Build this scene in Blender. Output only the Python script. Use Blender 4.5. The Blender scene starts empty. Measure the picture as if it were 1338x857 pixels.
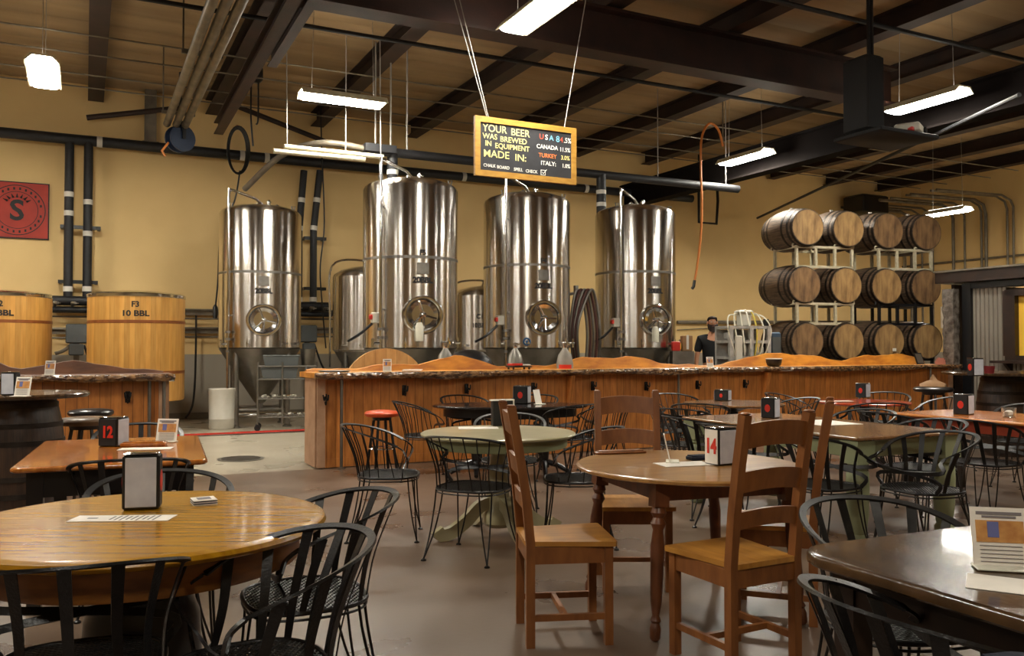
import bpy, math, random
from mathutils import Vector, Matrix
random.seed(7)
PI = math.pi
TH = math.radians(26.5); CT, ST = math.cos(TH), math.sin(TH)
EYE, FPX, YH, CX = 1.36, 1120.0, 454.0, 669.0
scene = bpy.context.scene
COL = scene.collection
# ------------------------------------------------------------------ survey helpers
def W(u, v, z=0.0):                       # room axes (u along the back wall, v into depth) -> world
    return Vector((u*CT - v*ST, u*ST + v*CT, z))
def at(px, py, z):                        # point of the plane z seen at a pixel of the survey photo
    k = (py-YH)/(EYE-z); d = FPX/k
    return Vector(((px-CX)/k, d, z))
def at_uv(px, py, z):
    p = at(px, py, z); return (p.x*CT + p.y*ST, -p.x*ST + p.y*CT, z)
def onv(px, py, v):                       # point of the plane v=const -> (u, v, z)
    r = (px-CX)/FPX; Y = v/(CT - r*ST); X = r*Y
    return (X*CT + Y*ST, v, EYE + (YH-py)*Y/FPX)
# ------------------------------------------------------------------ mesh builder
class MB:
    def __init__(s): s.v = []; s.f = []; s.sm = []
    def add(s, vs, fs, smooth=False, M=None):
        o = len(s.v)
        for p in vs:
            p = Vector(p)
            s.v.append(M @ p if M is not None else p)
        for f in fs: s.f.append([i+o for i in f]); s.sm.append(smooth)
        return s
    def box(s, c, d, rz=0.0, M=None, taper=None):
        x, y, z = d[0]/2, d[1]/2, d[2]/2
        R = Matrix.Translation(Vector(c)) @ Matrix.Rotation(rz, 4, 'Z')
        if M is not None: R = M @ R
        t = taper or 1.0
        vs = [(-x*t,-y*t,-z),(x*t,-y*t,-z),(x*t,y*t,-z),(-x*t,y*t,-z),(-x,-y,z),(x,-y,z),(x,y,z),(-x,y,z)]
        return s.add(vs, [(0,3,2,1),(4,5,6,7),(0,1,5,4),(1,2,6,5),(2,3,7,6),(3,0,4,7)], False, R)
    def rbox(s, c, d, r=0.01, M=None):      # box with chamfered vertical and top/bottom edges
        x, y, z = d[0]/2, d[1]/2, d[2]/2; r = min(r, x*.9, y*.9, z*.9)
        prof = []
        for (zz, ins) in ((-z, r), (-z+r, 0), (z-r, 0), (z, r)):
            a, b = x-ins, y-ins
            prof.append([(a,b-r*.6,zz),(a-r*.6,b,zz),(-a+r*.6,b,zz),(-a,b-r*.6,zz),(-a,-b+r*.6,zz),(-a+r*.6,-b,zz),(a-r*.6,-b,zz),(a,-b+r*.6,zz)])
        vs = [p for ring in prof for p in ring]; fs = []
        for i in range(3):
            for j in range(8):
                fs.append((i*8+j, i*8+(j+1)%8, (i+1)*8+(j+1)%8, (i+1)*8+j))
        fs.append(tuple(range(7,-1,-1))); fs.append(tuple(range(24,32)))
        R = Matrix.Translation(Vector(c))
        if M is not None: R = M @ R
        return s.add(vs, fs, False, R)
    def ring_sweep(s, rings, closed=False, caps=True, smooth=True, M=None):
        n = len(rings[0]); vs = [p for r in rings for p in r]; fs = []
        m = len(rings)
        for i in range(m if closed else m-1):
            a, b = i*n, ((i+1) % m)*n
            for j in range(n):
                fs.append((a+j, a+(j+1) % n, b+(j+1) % n, b+j))
        s.add(vs, fs, smooth, M)
        if caps and not closed:
            s.add(rings[0], [tuple(range(n-1,-1,-1))], False, M); s.add(rings[-1], [tuple(range(n))], False, M)
        return s
    def tube(s, path, r, n=8, closed=False, M=None, caps=True):
        P = [Vector(p) for p in path]; m = len(P); rings = []
        T = []
        for i in range(m):
            if closed: t = P[(i+1) % m]-P[i-1]
            else: t = P[min(i+1, m-1)]-P[max(i-1, 0)]
            T.append(t.normalized())
        ref = Vector((0,0,1)) if abs(T[0].z) < .9 else Vector((1,0,0))
        N = T[0].cross(ref).normalized()
        for i in range(m):
            N = (N - T[i]*N.dot(T[i]))
            N = N.normalized() if N.length > 1e-6 else T[i].orthogonal().normalized()
            B = T[i].cross(N)
            rr = r[i] if isinstance(r, (list, tuple)) else r
            rings.append([P[i] + N*(rr*math.cos(2*PI*j/n)) + B*(rr*math.sin(2*PI*j/n)) for j in range(n)])
        return s.ring_sweep(rings, closed, caps, True, M)
    def strap(s, path, sides, w, t, closed=False, M=None):   # flat bar
        P = [Vector(p) for p in path]; m = len(P); rings = []
        for i in range(m):
            T = (P[min(i+1, m-1)]-P[max(i-1, 0)]).normalized() if not closed else (P[(i+1)%m]-P[i-1]).normalized()
            S = Vector(sides[i]); S = (S - T*S.dot(T)).normalized(); N = T.cross(S)
            ww = w[i] if isinstance(w, (list, tuple)) else w
            rings.append([P[i]+S*ww/2+N*t/2, P[i]-S*ww/2+N*t/2, P[i]-S*ww/2-N*t/2, P[i]+S*ww/2-N*t/2])
        return s.ring_sweep(rings, closed, True, False, M)
    def lathe(s, prof, n=32, c=(0,0,0), sx=1.0, sy=1.0, M=None, smooth=True, a0=0.0):
        rings = []
        pr = [prof[0]]
        for (r, z) in prof[1:]:            # keep flat discs flat: tight extra rings next to their edges
            q, zz = pr[-1]
            if abs(z-zz) < 1e-6 and abs(r-q) > .03: s_ = .003 if r > q else -.003; pr += [(q+s_, z), (r-s_, z)]
            pr.append((r, z))
        for (r, z) in pr:
            r = max(r, 1e-4)
            rings.append([(c[0]+r*sx*math.cos(a0+2*PI*j/n), c[1]+r*sy*math.sin(a0+2*PI*j/n), c[2]+z) for j in range(n)])
        return s.ring_sweep(rings, False, True, smooth, M)
    def prism(s, outline, z0, z1, M=None, smooth=False):
        n = len(outline)
        vs = [(x,y,z0) for x,y in outline]+[(x,y,z1) for x,y in outline]
        fs = [tuple(range(n-1,-1,-1)), tuple(range(n,2*n))]+[(i,(i+1)%n,n+(i+1)%n,n+i) for i in range(n)]
        return s.add(vs, fs, smooth, M)
    def build(s, name, m, parent=None, loc=None, rz=0.0):
        me = bpy.data.meshes.new(name)
        me.from_pydata([tuple(p) for p in s.v], [], s.f)
        me.polygons.foreach_set('use_smooth', s.sm)
        me.materials.append(m); me.update()
        try: me.set_sharp_from_angle(angle=math.radians(42))
        except Exception: pass
        o = bpy.data.objects.new(name, me); COL.objects.link(o)
        if parent is not None: o.parent = parent
        if loc is not None: o.location = loc
        o.rotation_euler = (0, 0, rz)
        return o
def fixn(o):
    import bmesh
    bm = bmesh.new(); bm.from_mesh(o.data); bmesh.ops.recalc_face_normals(bm, faces=bm.faces); bm.to_mesh(o.data); bm.free(); return o
def tag(o, label, cat, group=None, kind=None):
    o['label'] = label; o['category'] = cat
    if group: o['group'] = group
    if kind: o['kind'] = kind
    return o
def thing(name, label, cat, loc=(0,0,0), rz=0.0, group=None):
    o = bpy.data.objects.new(name, None); COL.objects.link(o); o.empty_display_size = .1
    o.location = loc; o.rotation_euler = (0, 0, rz)
    return tag(o, label, cat, group)
def struct(o): o['kind'] = 'structure'; return o
def dup(root, loc, rz, label=None, group=None):
    r = root.copy(); COL.objects.link(r); r.location = loc; r.rotation_euler = (0, 0, rz)
    if label: r['label'] = label
    if group: r['group'] = group
    for ch in list(root.children):
        c = ch.copy(); COL.objects.link(c); c.parent = r
        for g in list(ch.children):
            d = g.copy(); COL.objects.link(d); d.parent = c
    return r
def bez(pts, n=12):                       # smooth polyline through points (Catmull-Rom)
    P = [Vector(p) for p in pts]; out = []
    for i in range(len(P)-1):
        p0 = P[max(i-1,0)]; p1 = P[i]; p2 = P[i+1]; p3 = P[min(i+2,len(P)-1)]
        for j in range(n):
            t = j/n
            out.append(.5*((2*p1)+(p2-p0)*t+(2*p0-5*p1+4*p2-p3)*t*t+(3*p1-p0-3*p2+p3)*t**3))
    out.append(P[-1]); return out
# ------------------------------------------------------------------ materials
MATS = {}
def lin(c):
    return tuple(((x/255)/12.92 if x/255 <= .04045 else (((x/255)+.055)/1.055)**2.4) for x in c)
def mat(name, rgb, rough=.5, metal=0.0, rgb2=None, nscale=6.0, stretch=(1,1,1), bump=0.0, bscale=40.0, detail=4.0,
        lo=.35, hi=.65, emit=None, estr=0.0, coat=0.0, rough2=None, aniso=0.0, alpha=None, trans=0.0, spec=None):
    m = bpy.data.materials.new(name); m.use_nodes = True
    nt = m.node_tree; b = nt.nodes['Principled BSDF']
    def S(k, val):
        if k in b.inputs: b.inputs[k].default_value = val
    c1 = lin(rgb)+(1,)
    S('Base Color', c1); S('Roughness', rough); S('Metallic', metal); S('Coat Weight', coat); S('Coat Roughness', .05)
    S('Transmission Weight', trans)
    if spec is not None: S('Specular IOR Level', spec)
    if aniso: S('Anisotropic', aniso)
    tc = nt.nodes.new('ShaderNodeTexCoord'); mp = nt.nodes.new('ShaderNodeMapping'); mp.inputs['Scale'].default_value = stretch
    nt.links.new(tc.outputs['Object'], mp.inputs['Vector'])
    no = nt.nodes.new('ShaderNodeTexNoise'); no.inputs['Scale'].default_value = nscale; no.inputs['Detail'].default_value = detail
    nt.links.new(mp.outputs['Vector'], no.inputs['Vector'])
    if rgb2 is None: rgb2 = tuple(min(255, x*1.06+1) for x in rgb)
    cr = nt.nodes.new('ShaderNodeValToRGB'); cr.color_ramp.elements[0].position = lo; cr.color_ramp.elements[1].position = hi
    cr.color_ramp.elements[0].color = c1; cr.color_ramp.elements[1].color = lin(rgb2)+(1,)
    nt.links.new(no.outputs['Fac'], cr.inputs['Fac']); nt.links.new(cr.outputs['Color'], b.inputs['Base Color'])
    if rough2 is not None:
        mr = nt.nodes.new('ShaderNodeMapRange'); mr.inputs['From Min'].default_value = lo; mr.inputs['From Max'].default_value = hi
        mr.inputs['To Min'].default_value = rough; mr.inputs['To Max'].default_value = rough2
        nt.links.new(no.outputs['Fac'], mr.inputs['Value']); nt.links.new(mr.outputs['Result'], b.inputs['Roughness'])
    if bump:
        n2 = nt.nodes.new('ShaderNodeTexNoise'); n2.inputs['Scale'].default_value = bscale; n2.inputs['Detail'].default_value = 3
        nt.links.new(mp.outputs['Vector'], n2.inputs['Vector'])
        bp = nt.nodes.new('ShaderNodeBump'); bp.inputs['Strength'].default_value = bump; bp.inputs['Distance'].default_value = .02
        nt.links.new(n2.outputs['Fac'], bp.inputs['Height']); nt.links.new(bp.outputs['Normal'], b.inputs['Normal'])
    if emit is not None:
        S('Emission Color', lin(emit)+(1,)); S('Emission Strength', estr)
    MATS[name] = m
    return m
def planks(m, axis, width, dark=.35, gap=.04, rotz=0.0):
    """multiply the colour by per-board tint and a dark groove between boards (boards side by side along axis)"""
    nt = m.node_tree; b = nt.nodes['Principled BSDF']
    src = b.inputs['Base Color'].links[0].from_socket
    tc = [n for n in nt.nodes if n.type == 'TEX_COORD'][0]
    sx = nt.nodes.new('ShaderNodeSeparateXYZ'); nt.links.new(tc.outputs['Object'], sx.inputs[0])
    def math_(op, a, bb=None):
        n = nt.nodes.new('ShaderNodeMath'); n.operation = op
        for i, q in enumerate((a, bb)):
            if q is None: continue
            if isinstance(q, (int, float)): n.inputs[i].default_value = q
            else: nt.links.new(q, n.inputs[i])
        return n.outputs[0]
    if axis == 'A':                        # staves round a vertical axis
        ang = math_('ARCTAN2', sx.outputs[1], sx.outputs[0]); q = math_('DIVIDE', ang, width)
    else: q = math_('DIVIDE', sx.outputs['XYZ'.index(axis)], width)
    fl = math_('FLOOR', q); fr = math_('FRACT', q)
    wn = nt.nodes.new('ShaderNodeTexWhiteNoise'); wn.noise_dimensions = '1D'; nt.links.new(fl, wn.inputs['W'])
    tint = math_('MULTIPLY_ADD', wn.outputs['Value'], .3); tint.node.inputs[2].default_value = .82
    g1 = math_('GREATER_THAN', fr, gap); g = math_('MULTIPLY_ADD', g1, 1-dark); g.node.inputs[2].default_value = dark
    f = math_('MULTIPLY', tint, g)
    mx = nt.nodes.new('ShaderNodeVectorMath'); mx.operation = 'SCALE'
    nt.links.new(src, mx.inputs[0]); nt.links.new(f, mx.inputs['Scale']); nt.links.new(mx.outputs[0], b.inputs['Base Color'])
    return m
steel = mat('brushed_stainless', (206,200,192), .23, 1.0, (222,217,210), 3, (1,1,.05), 0, 60, aniso=.93)
_nt = steel.node_tree; _tg = _nt.nodes.new('ShaderNodeTangent'); _tg.direction_type = 'RADIAL'; _tg.axis = 'Z'
_nt.nodes['Principled BSDF'].inputs['Anisotropic Rotation'].default_value = .25
_nt.links.new(_tg.outputs[0], _nt.nodes['Principled BSDF'].inputs['Tangent'])
steel_dull = mat('dull_stainless', (150,146,140), .42, 1.0, (125,120,112), 4, bump=.05)
chrome = mat('chrome', (215,215,215), .12, 1.0)
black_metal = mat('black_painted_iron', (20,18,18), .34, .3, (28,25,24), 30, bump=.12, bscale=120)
grey_metal = mat('grey_mesh_and_lit_iron', (62,60,58), .38, .6, (40,38,37), 14)  # grey seat mesh; whole chairs in it paint reflected light on black iron
pipe_black = mat('black_pipe_insulation', (17,17,20), .55, 0, (26,26,30), 8)
tape_white = mat('white_tape', (205,200,190), .6)
girder_m = mat('red_oxide_steel', (58,34,26), .6, .2, (42,27,22), 3, bump=.1)
purlin_m = mat('dark_primer_steel', (54,36,28), .65, .1, (40,28,24), 3)
galv = mat('galvanised_steel', (128,118,102), .5, .5, (104,96,84), 5)
roof_m = mat('roof_insulation', (160,134,98), .9, 0, (138,114,82), .8, (.3,3,1), .15, 6)
wall_m = mat('yellow_wall_paint', (228,196,136), .75, 0, (222,189,130), 1.2, bump=.03, bscale=60)
floor_m = mat('stained_concrete', (92,73,60), .22, 0, (118,98,81), 1.3, (1,1,1), .02, 30, 8, .3, .7, rough2=.42)
grey_floor = mat('grey_concrete', (168,158,140), .35, 0, (146,137,122), 1.6, bump=.03, rough2=.5)
bar_wood = planks(mat('bar_pine_boards', (196,124,58), .42, 0, (160,94,40), 7, (3,3,.6), .05, 30, 6, .35, .72), 'X', .105, .3, .05)
bar_side = mat('pale_corner_board', (178,140,110), .5, 0, (160,120,90), 6)
slab_m = mat('honey_live_edge_wood', (220,150,50), .55, 0, (176,106,32), 3.5, (1,2,3), .15, 9, 6)
slab_dark = mat('dark_live_edge_wood', (112,66,34), .6, 0, (80,46,24), 3.5, (1,2,3), .15, 9, 6)
bark = mat('varnished_bark', (66,42,26), .16, 0, (142,104,66), 16, (1,1,2), 1.0, 26, 6, .4, .62, coat=.6)
vat_m = planks(mat('golden_vat_staves', (206,154,78), .5, 0, (190,136,62), 5, (4,4,.5), .03, 20, 5), 'A', .105, .72, .05)
vat_band = mat('copper_band', (150,88,44), .45, .3, (128,72,36), 10)
barrel_side = planks(mat('aged_oak_staves', (112,90,68), .6, 0, (70,54,42), 8, (4,.6,4), .15, 14, 6), 'Z', .075, .55, .06)
head_m = planks(mat('oak_barrel_head', (190,152,100), .6, 0, (132,100,64), 5, (2.5,1,.7), .1, 18, 7, .35, .7), 'X', .105, .55, .03)
head_m2 = planks(mat('dark_oak_barrel_head', (158,122,82), .6, 0, (98,72,50), 5, (2.5,1,.7), .1, 18, 7, .35, .7), 'X', .105, .55, .03)
hoop_m = mat('dark_barrel_hoop', (60,52,46), .5, .7, (44,38,34), 12)
rack_white = mat('cream_rack_paint', (206,198,172), .5, 0, (190,180,152), 20)
rack_black = mat('black_rack_paint', (20,20,24), .45)
oak_top = mat('golden_oak_veneer', (184,132,22), .24, 0, (142,94,12), 4.5, (1,9,1), .02, 20, 8, .3, .75, coat=.25)
oak_edge = mat('oak_apron', (140,88,34), .35, 0, (104,62,24), 6, (1,1,4))
brown_top = mat('reddish_pine_top', (190,116,44), .18, 0, (156,86,30), 5, (6,1,1), .02, 20, 6, coat=.5)
dark_top = mat('dark_walnut_top', (84,60,36), .2, 0, (44,30,18), 5, (8,1.2,1), .12, 30, 8, .3, .7, coat=.4)
dark_wood = mat('dark_walnut_frame', (44,28,20), .35, 0, (30,20,15), 8)
maple_top = mat('maple_tabletop', (172,128,72), .28, 0, (144,100,54), 5, (1,7,1), .02, 20, 6, coat=.3)
table_leg = mat('turned_brown_leg', (112,64,34), .38, 0, (84,46,26), 8, (3,3,.6))
chair_wood = mat('pine_ladderback', (148,92,46), .4, 0, (114,66,32), 7, (3,3,.8), .03, 40, 6, .3, .75)
chair_seat = mat('pine_seat', (196,138,60), .35, 0, (158,102,42), 5, (1,5,1), .03, 40, 6, .3, .75)
sage = mat('chipped_sage_paint', (150,154,118), .42, 0, (136,140,104), 3, bump=.03)
sage2 = mat('cream_sage_top', (178,168,132), .3, 0, (162,152,116), 4, coat=.3)
mid_top = mat('brown_planked_top', (132,92,56), .22, 0, (108,72,42), 5, (6,1,1), coat=.4)
red_top = mat('orange_red_top', (190,70,30), .22, 0, (160,52,24), 4, coat=.4)
orange_top = mat('orange_brown_top', (196,120,48), .25, 0, (176,96,36), 5, (6,1,1), coat=.3)
vinyl = mat('orange_vinyl', (214,84,36), .38, 0, (196,70,30), 8)
leather = mat('black_vinyl', (24,20,20), .3)
stool_wood = mat('stool_wood', (120,88,56), .4, 0, (92,64,38), 7)
paper = mat('white_paper', (228,220,208), .6)
print_m = mat('grey_print', (120,112,112), .7)
ink = mat('black_ink', (22,20,20), .6)
red_ink = mat('red_print', (206,44,24), .5)
photo_o = mat('orange_picture', (206,150,82), .5, 0, (180,118,60), 30)
photo_b = mat('blue_picture', (96,100,150), .5)
white_pl = mat('white_plastic', (206,202,190), .45, 0, (196,190,174), 4)
napkin = mat('white_napkins', (200,200,206), .7, 0, (188,188,196), 18)
blackpl = mat('black_plastic', (16,16,18), .35)
bluepl = mat('blue_plastic', (44,86,130), .45)
greypl = mat('grey_plastic_tray', (80,84,84), .5)
alu = mat('light_aluminium', (186,184,178), .45, .3, (160,158,152), 12)
milky = mat('milky_grey_plastic', (140,136,128), .4)
board_m = mat('chalkboard_slate', (40,40,44), .8, 0, (50,50,54), 6)
board_frame = mat('yellow_pine_frame', (186,140,56), .5, 0, (168,120,44), 8, (1,1,3))
ch_y = mat('yellow_chalk', (226,212,140), .9); ch_w = mat('white_chalk', (224,222,214), .9)
ch_r = mat('red_chalk', (206,84,60), .9); ch_o = mat('orange_chalk', (214,120,64), .9); ch_b = mat('blue_chalk', (116,176,200), .9)
poster_m = mat('red_poster', (172,50,32), .6, 0, (156,44,30), 3)
lamp_m = mat('lamp_diffuser', (255,255,255), .5, emit=(255,250,236), estr=138)
up_m = mat('added_roof_glow', (255,255,255), .5, emit=(255,246,228), estr=10)  # weak glow added above the lamps to brighten the roof
hose_o = mat('orange_hose', (190,112,44), .5); hose_r = mat('dark_red_hose', (74,40,34), .5); red_m = mat('red_plastic', (186,40,28), .45)
rope = mat('grey_cord', (150,146,140), .7)
corr = mat('corrugated_steel', (150,142,130), .42, .7, (126,118,108), 3, (1,1,.3))
wrap = mat('plastic_wrap', (120,112,104), .25, 0, (70,62,56), 9, bump=.6, bscale=20)
yellow_p = mat('yellow_panel', (226,176,60), .5)
skin = mat('skin', (196,140,108), .55); hair = mat('dark_hair', (40,26,20), .8); tee = mat('black_tshirt', (18,18,20), .85, bump=.1)
box_brown = mat('cardboard', (140,104,68), .8); navy = mat('navy_cloth', (14,18,34), .9, 0, (22,26,44), 14, bump=.3, bscale=30)
glass = mat('clear_glass', (235,240,240), .05, trans=.95)
tube_w = mat('milky_tubing', (214,210,192), .4)
yellow_h = mat('yellow_tube', (206,184,70), .45)
def text(s, size, m, parent, M, name='lettering', bend=None, ext=.0015, bold=.0, sx=1.0):
    """flat letters; M places local XY plane; bend=radius wraps x round a vertical cylinder"""
    cu = bpy.data.curves.new('letters', 'FONT'); cu.body = s; cu.size = size; cu.align_x = 'CENTER'; cu.align_y = 'CENTER'
    cu.extrude = ext; cu.offset = bold; cu.resolution_u = 3
    t = bpy.data.objects.new('letters', cu); COL.objects.link(t)
    dg = bpy.context.evaluated_depsgraph_get(); dg.update()
    me = bpy.data.meshes.new_from_object(t.evaluated_get(dg))
    bpy.data.objects.remove(t)
    for v in me.vertices:
        p = v.co.copy(); p.x *= sx
        if bend:
            a = p.x/bend; p = Vector((math.sin(a)*(bend+p.z), -math.cos(a)*(bend+p.z), p.y))
        v.co = M @ p
    me.materials.clear(); me.materials.append(m)
    o = bpy.data.objects.new(name, me); COL.objects.link(o)
    if parent is not None: o.parent = parent
    return o
UP = Matrix(((1,0,0,0),(0,0,-1,0),(0,1,0,0),(0,0,0,1)))     # text plane XY -> XZ facing -Y
# ------------------------------------------------------------------ room shell (room axes, rotated as a whole)
U0, U1, V0, V1, ZR = -13.0, 21.45, -7.0, 17.36, 6.15
def roomobj(mb, name, m): return struct(mb.build(name, m, None, (0,0,0), TH))
# floor: dark stained seating floor in front, grey brewery slab behind
b = MB(); b.box(((U0+U1)/2, (V0+V1)/2, -.1), (U1-U0+.4, V1-V0+.4, .2)); fl = roomobj(b, 'floor', floor_m)
nt = floor_m.node_tree; bs = nt.nodes['Principled BSDF']; src = bs.inputs['Base Color'].links[0].from_socket
tc = [n for n in nt.nodes if n.type == 'TEX_COORD'][0]
sep = nt.nodes.new('ShaderNodeSeparateXYZ'); nt.links.new(tc.outputs['Object'], sep.inputs[0])
gt = nt.nodes.new('ShaderNodeMath'); gt.operation = 'GREATER_THAN'; gt.inputs[1].default_value = 9.62; nt.links.new(sep.outputs[1], gt.inputs[0])
n3 = nt.nodes.new('ShaderNodeTexNoise'); n3.inputs['Scale'].default_value = 1.1; n3.inputs['Detail'].default_value = 6; nt.links.new(tc.outputs['Object'], n3.inputs['Vector'])
c3 = nt.nodes.new('ShaderNodeValToRGB'); c3.color_ramp.elements[0].color = lin((150,140,122))+(1,); c3.color_ramp.elements[1].color = lin((182,172,152))+(1,)
nt.links.new(n3.outputs['Fac'], c3.inputs['Fac'])
mx = nt.nodes.new('ShaderNodeMix'); mx.data_type = 'RGBA'
nt.links.new(gt.outputs[0], mx.inputs['Factor']); nt.links.new(src, mx.inputs['A']); nt.links.new(c3.outputs['Color'], mx.inputs['B'])
nt.links.new(mx.outputs['Result'], bs.inputs['Base Color'])
# wall paint: yellow above, grey dado below 1.23 m
nt = wall_m.node_tree; bs = nt.nodes['Principled BSDF']; src = bs.inputs['Base Color'].links[0].from_socket
tc = [n for n in nt.nodes if n.type == 'TEX_COORD'][0]
sep = nt.nodes.new('ShaderNodeSeparateXYZ'); nt.links.new(tc.outputs['Object'], sep.inputs[0])
lt = nt.nodes.new('ShaderNodeMath'); lt.operation = 'LESS_THAN'; lt.inputs[1].default_value = 1.23; nt.links.new(sep.outputs[2], lt.inputs[0])
mx = nt.nodes.new('ShaderNodeMix'); mx.data_type = 'RGBA'
nt.links.new(lt.outputs[0], mx.inputs['Factor']); nt.links.new(src, mx.inputs['A']); mx.inputs['B'].default_value = lin((160,152,138))+(1,)
nt.links.new(mx.outputs['Result'], bs.inputs['Base Color'])
b = MB(); b.box(((U0+U1)/2, V1+.1, ZR/2), (U1-U0+.4, .2, ZR)); roomobj(b, 'wall_back', wall_m)
b = MB(); b.box((U1+.1, (V0+V1)/2, ZR/2), (.2, V1-V0, ZR)); roomobj(b, 'wall_right', wall_m)
b = MB(); b.box((U0-.1, (V0+V1)/2, ZR/2), (.2, V1-V0, ZR)); roomobj(b, 'wall_left', wall_m)
b = MB(); b.box(((U0+U1)/2, V0-.1, ZR/2), (U1-U0+.4, .2, ZR)); roomobj(b, 'wall_front', wall_m)
b = MB()
n = 44; rib = []                                        # ribbed roof sheet, ribs running along u
for i in range(n):
    v = V0 + (V1-V0)*i/n; dv = (V1-V0)/n
    rib += [(v, ZR), (v+dv*.90, ZR), (v+dv*.93, ZR+.012), (v+dv*.97, ZR+.012)]
rib.append((V1, ZR))
vs = [(U0, v, z) for v, z in rib]+[(U1, v, z) for v, z in rib]; m_ = len(rib)
b.add(vs, [(i, i+1, m_+i+1, m_+i) for i in range(m_-1)])
b.box(((U0+U1)/2, (V0+V1)/2, ZR+.12), (U1-U0+.4, V1-V0+.4, .1)); roomobj(b, 'ceiling', roof_m)
b = MB(); b.box(((U0+U1)/2, V1-.012, .06), (U1-U0, .024, .12)); roomobj(b, 'baseboard_back', galv)
b = MB(); b.box((U1-.012, (V0+V1)/2-.02, .06), (.024, V1-V0-.05, .12)); roomobj(b, 'baseboard_right', galv)
# red edged trench drain across the brewery floor
b = MB(); b.box((5.2, 14.12, .012), (18, .045, .024)); o = roomobj(b, 'trim_1', red_m)
b = MB(); b.box((5.2, 13.95, .004), (18, .10, .008)); o = roomobj(b, 'trim_2', blackpl)
# round floor drain
b = MB(); p = at(316, 599, 0); b.lathe([(.0,0),(.27,0),(.28,.006),(.25,.010),(.24,.006),(.0,.006)], 40)
for i in range(-4, 5):
    L = 2*math.sqrt(.23**2-(i*.05)**2); b.box((0, i*.05, .009), (L, .014, .006))
tag(b.build('floor_drain', steel_dull, None, (p.x, p.y, .0)), 'round grated drain cover in the pale floor between the two bars', 'drain')

# ------------------------------------------------------------------ roof steel
def ibeam(name, m, p0, p1, h, w, t=.02, label='', cat='beam', group=None):
    """I section between two room points, z = bottom"""
    a = Vector((p0[0], p0[1], 0)); c = Vector((p1[0], p1[1], 0)); L = (c-a).length; ang = math.atan2(c.y-a.y, c.x-a.x)
    bb = MB(); bb.box((L/2, 0, t/2), (L, w, t)); bb.box((L/2, 0, h-t/2), (L, w, t)); bb.box((L/2, 0, h/2), (L, t, h-2*t))
    o = bb.build(name, m, None, W(p0[0], p0[1], p0[2]), TH+ang)
    if label: tag(o, label, cat, group)
    return o
ibeam('roof_girder', girder_m, (-6, 9.5, 5.2), (11.5, 9.5, 5.2), .6, .32, .035, 'deep red-brown steel girder crossing overhead, in front of the tanks')
o = ibeam('roof_girder', mat('black_steel', (20,16,15), .95, spec=.08), (11.7, -2, 4.72), (11.7, V1-.02, 4.72), .55, .3, .035, 'deep dark steel girder running back to the wall behind the projector')
o = ibeam('roof_girder', girder_m, (-6, 2.5, 5.3), (11.0, 2.5, 5.3), .58, .32, .035, 'deep steel girder overhead above the seating')
pur = None
for k in range(-4, 9):
    u = 4.2+2.03*k
    if 10.9 < u < 11.8: u += .5
    o = ibeam('purlin', purlin_m, (u, V0+.05, 5.86), (u, V1-.01, 5.86), .285, .26, .014, 'brown steel purlin under the tan roof running to the back wall', 'purlin', 'parallel roof purlins')
def run(name, m, pts, r, label, cat, group=None, n=8, parent=None):
    P = [W(*p) for p in pts]; base = P[0].copy()
    bb = MB(); bb.tube([q-base for q in P], r, n)
    o = bb.build(name, m, parent, base)
    if label: tag(o, label, cat, group)
    return o
# three light tubes running along the ceiling at upper left, with a brown rail beside them
for i, u in enumerate((1.17, 1.31, 1.45)):
    run('ceiling_duct', galv, [(u, 5.5, 5.02), (u, 15.0, 5.02)], .058, 'pale spiral tube running back under the roof, %s of the three at upper left' % ('leftmost','middle','rightmost')[i], 'duct', 'three ceiling tubes at upper left', 14)
ibeam('crane_rail', girder_m, (1.88, 5.5, 4.98), (2.0, 15.2, 4.98), .2, .15, .015, 'long brown steel rail beside the ceiling tubes, the longer of the pair', 'beam')
ibeam('crane_rail', girder_m, (2.14, 5.5, 5.1), (2.2, 11.6, 5.1), .18, .12, .015, 'shorter brown steel rail beside the longer one overhead', 'beam')
for v in (8.0, 11.5, 14.6):
    bb = MB(); bb.box((1.31, v, 5.11), (.5, .04, .05)); bb.box((1.08, v, 5.64), (.02, .02, 1.04)); bb.box((1.54, v, 5.64), (.02, .02, 1.04))
    tag(bb.build('tube_hanger', galv, None, (0,0,0), TH), 'grey trapeze hanger holding the three ceiling tubes', 'hanger', 'trapeze hangers of the ceiling tubes')
# sprinkler lines and conduits under the roof
run('sprinkler_pipe', pipe_black, [(-6, 11.3, 5.62), (14, 11.3, 5.62)], .032, 'thin black sprinkler pipe behind the deep girder', 'pipe')
run('sprinkler_pipe', pipe_black, [(-6, 7.9, 5.62), (16, 7.9, 5.62)], .032, 'thin black sprinkler pipe in front of the deep girder', 'pipe')
for v, z in ((12.9, 5.6), (13.6, 5.55), (14.8, 5.6), (15.6, 5.62)):
    run('ceiling_conduit', galv, [(-8, v, z), (20, v, z)], .012, 'thin grey conduit crossing under the purlins', 'conduit', 'thin conduits under the purlins', 6)
run('brace_rod', pipe_black, [(10.9, 7.0, 4.66), (15.5, 16.9, 4.7)], .03, 'long dark brace rod slanting back toward the barrels corner', 'brace')
run('wall_brace', purlin_m, [onv(110,152,17.1), onv(235,139,17.1)], .05, 'dark angled brace on the upper wall, left of the ceiling tubes', 'brace')
run('wall_brace', purlin_m, [onv(300,134,17.1), onv(425,184,17.1)], .05, 'dark angled brace on the upper wall, right of the ceiling tubes', 'brace')
bb = MB(); p = onv(194, 130, 17.2); bb.box((0,0,0), (.2, .16, 1.55)); bb.box((0,-.03,-.8), (.28,.2,.05))
tag(bb.build('wall_column', galv, None, W(p[0], 17.22, p[2]), TH), 'short grey steel column stub high on the back wall', 'column')

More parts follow.
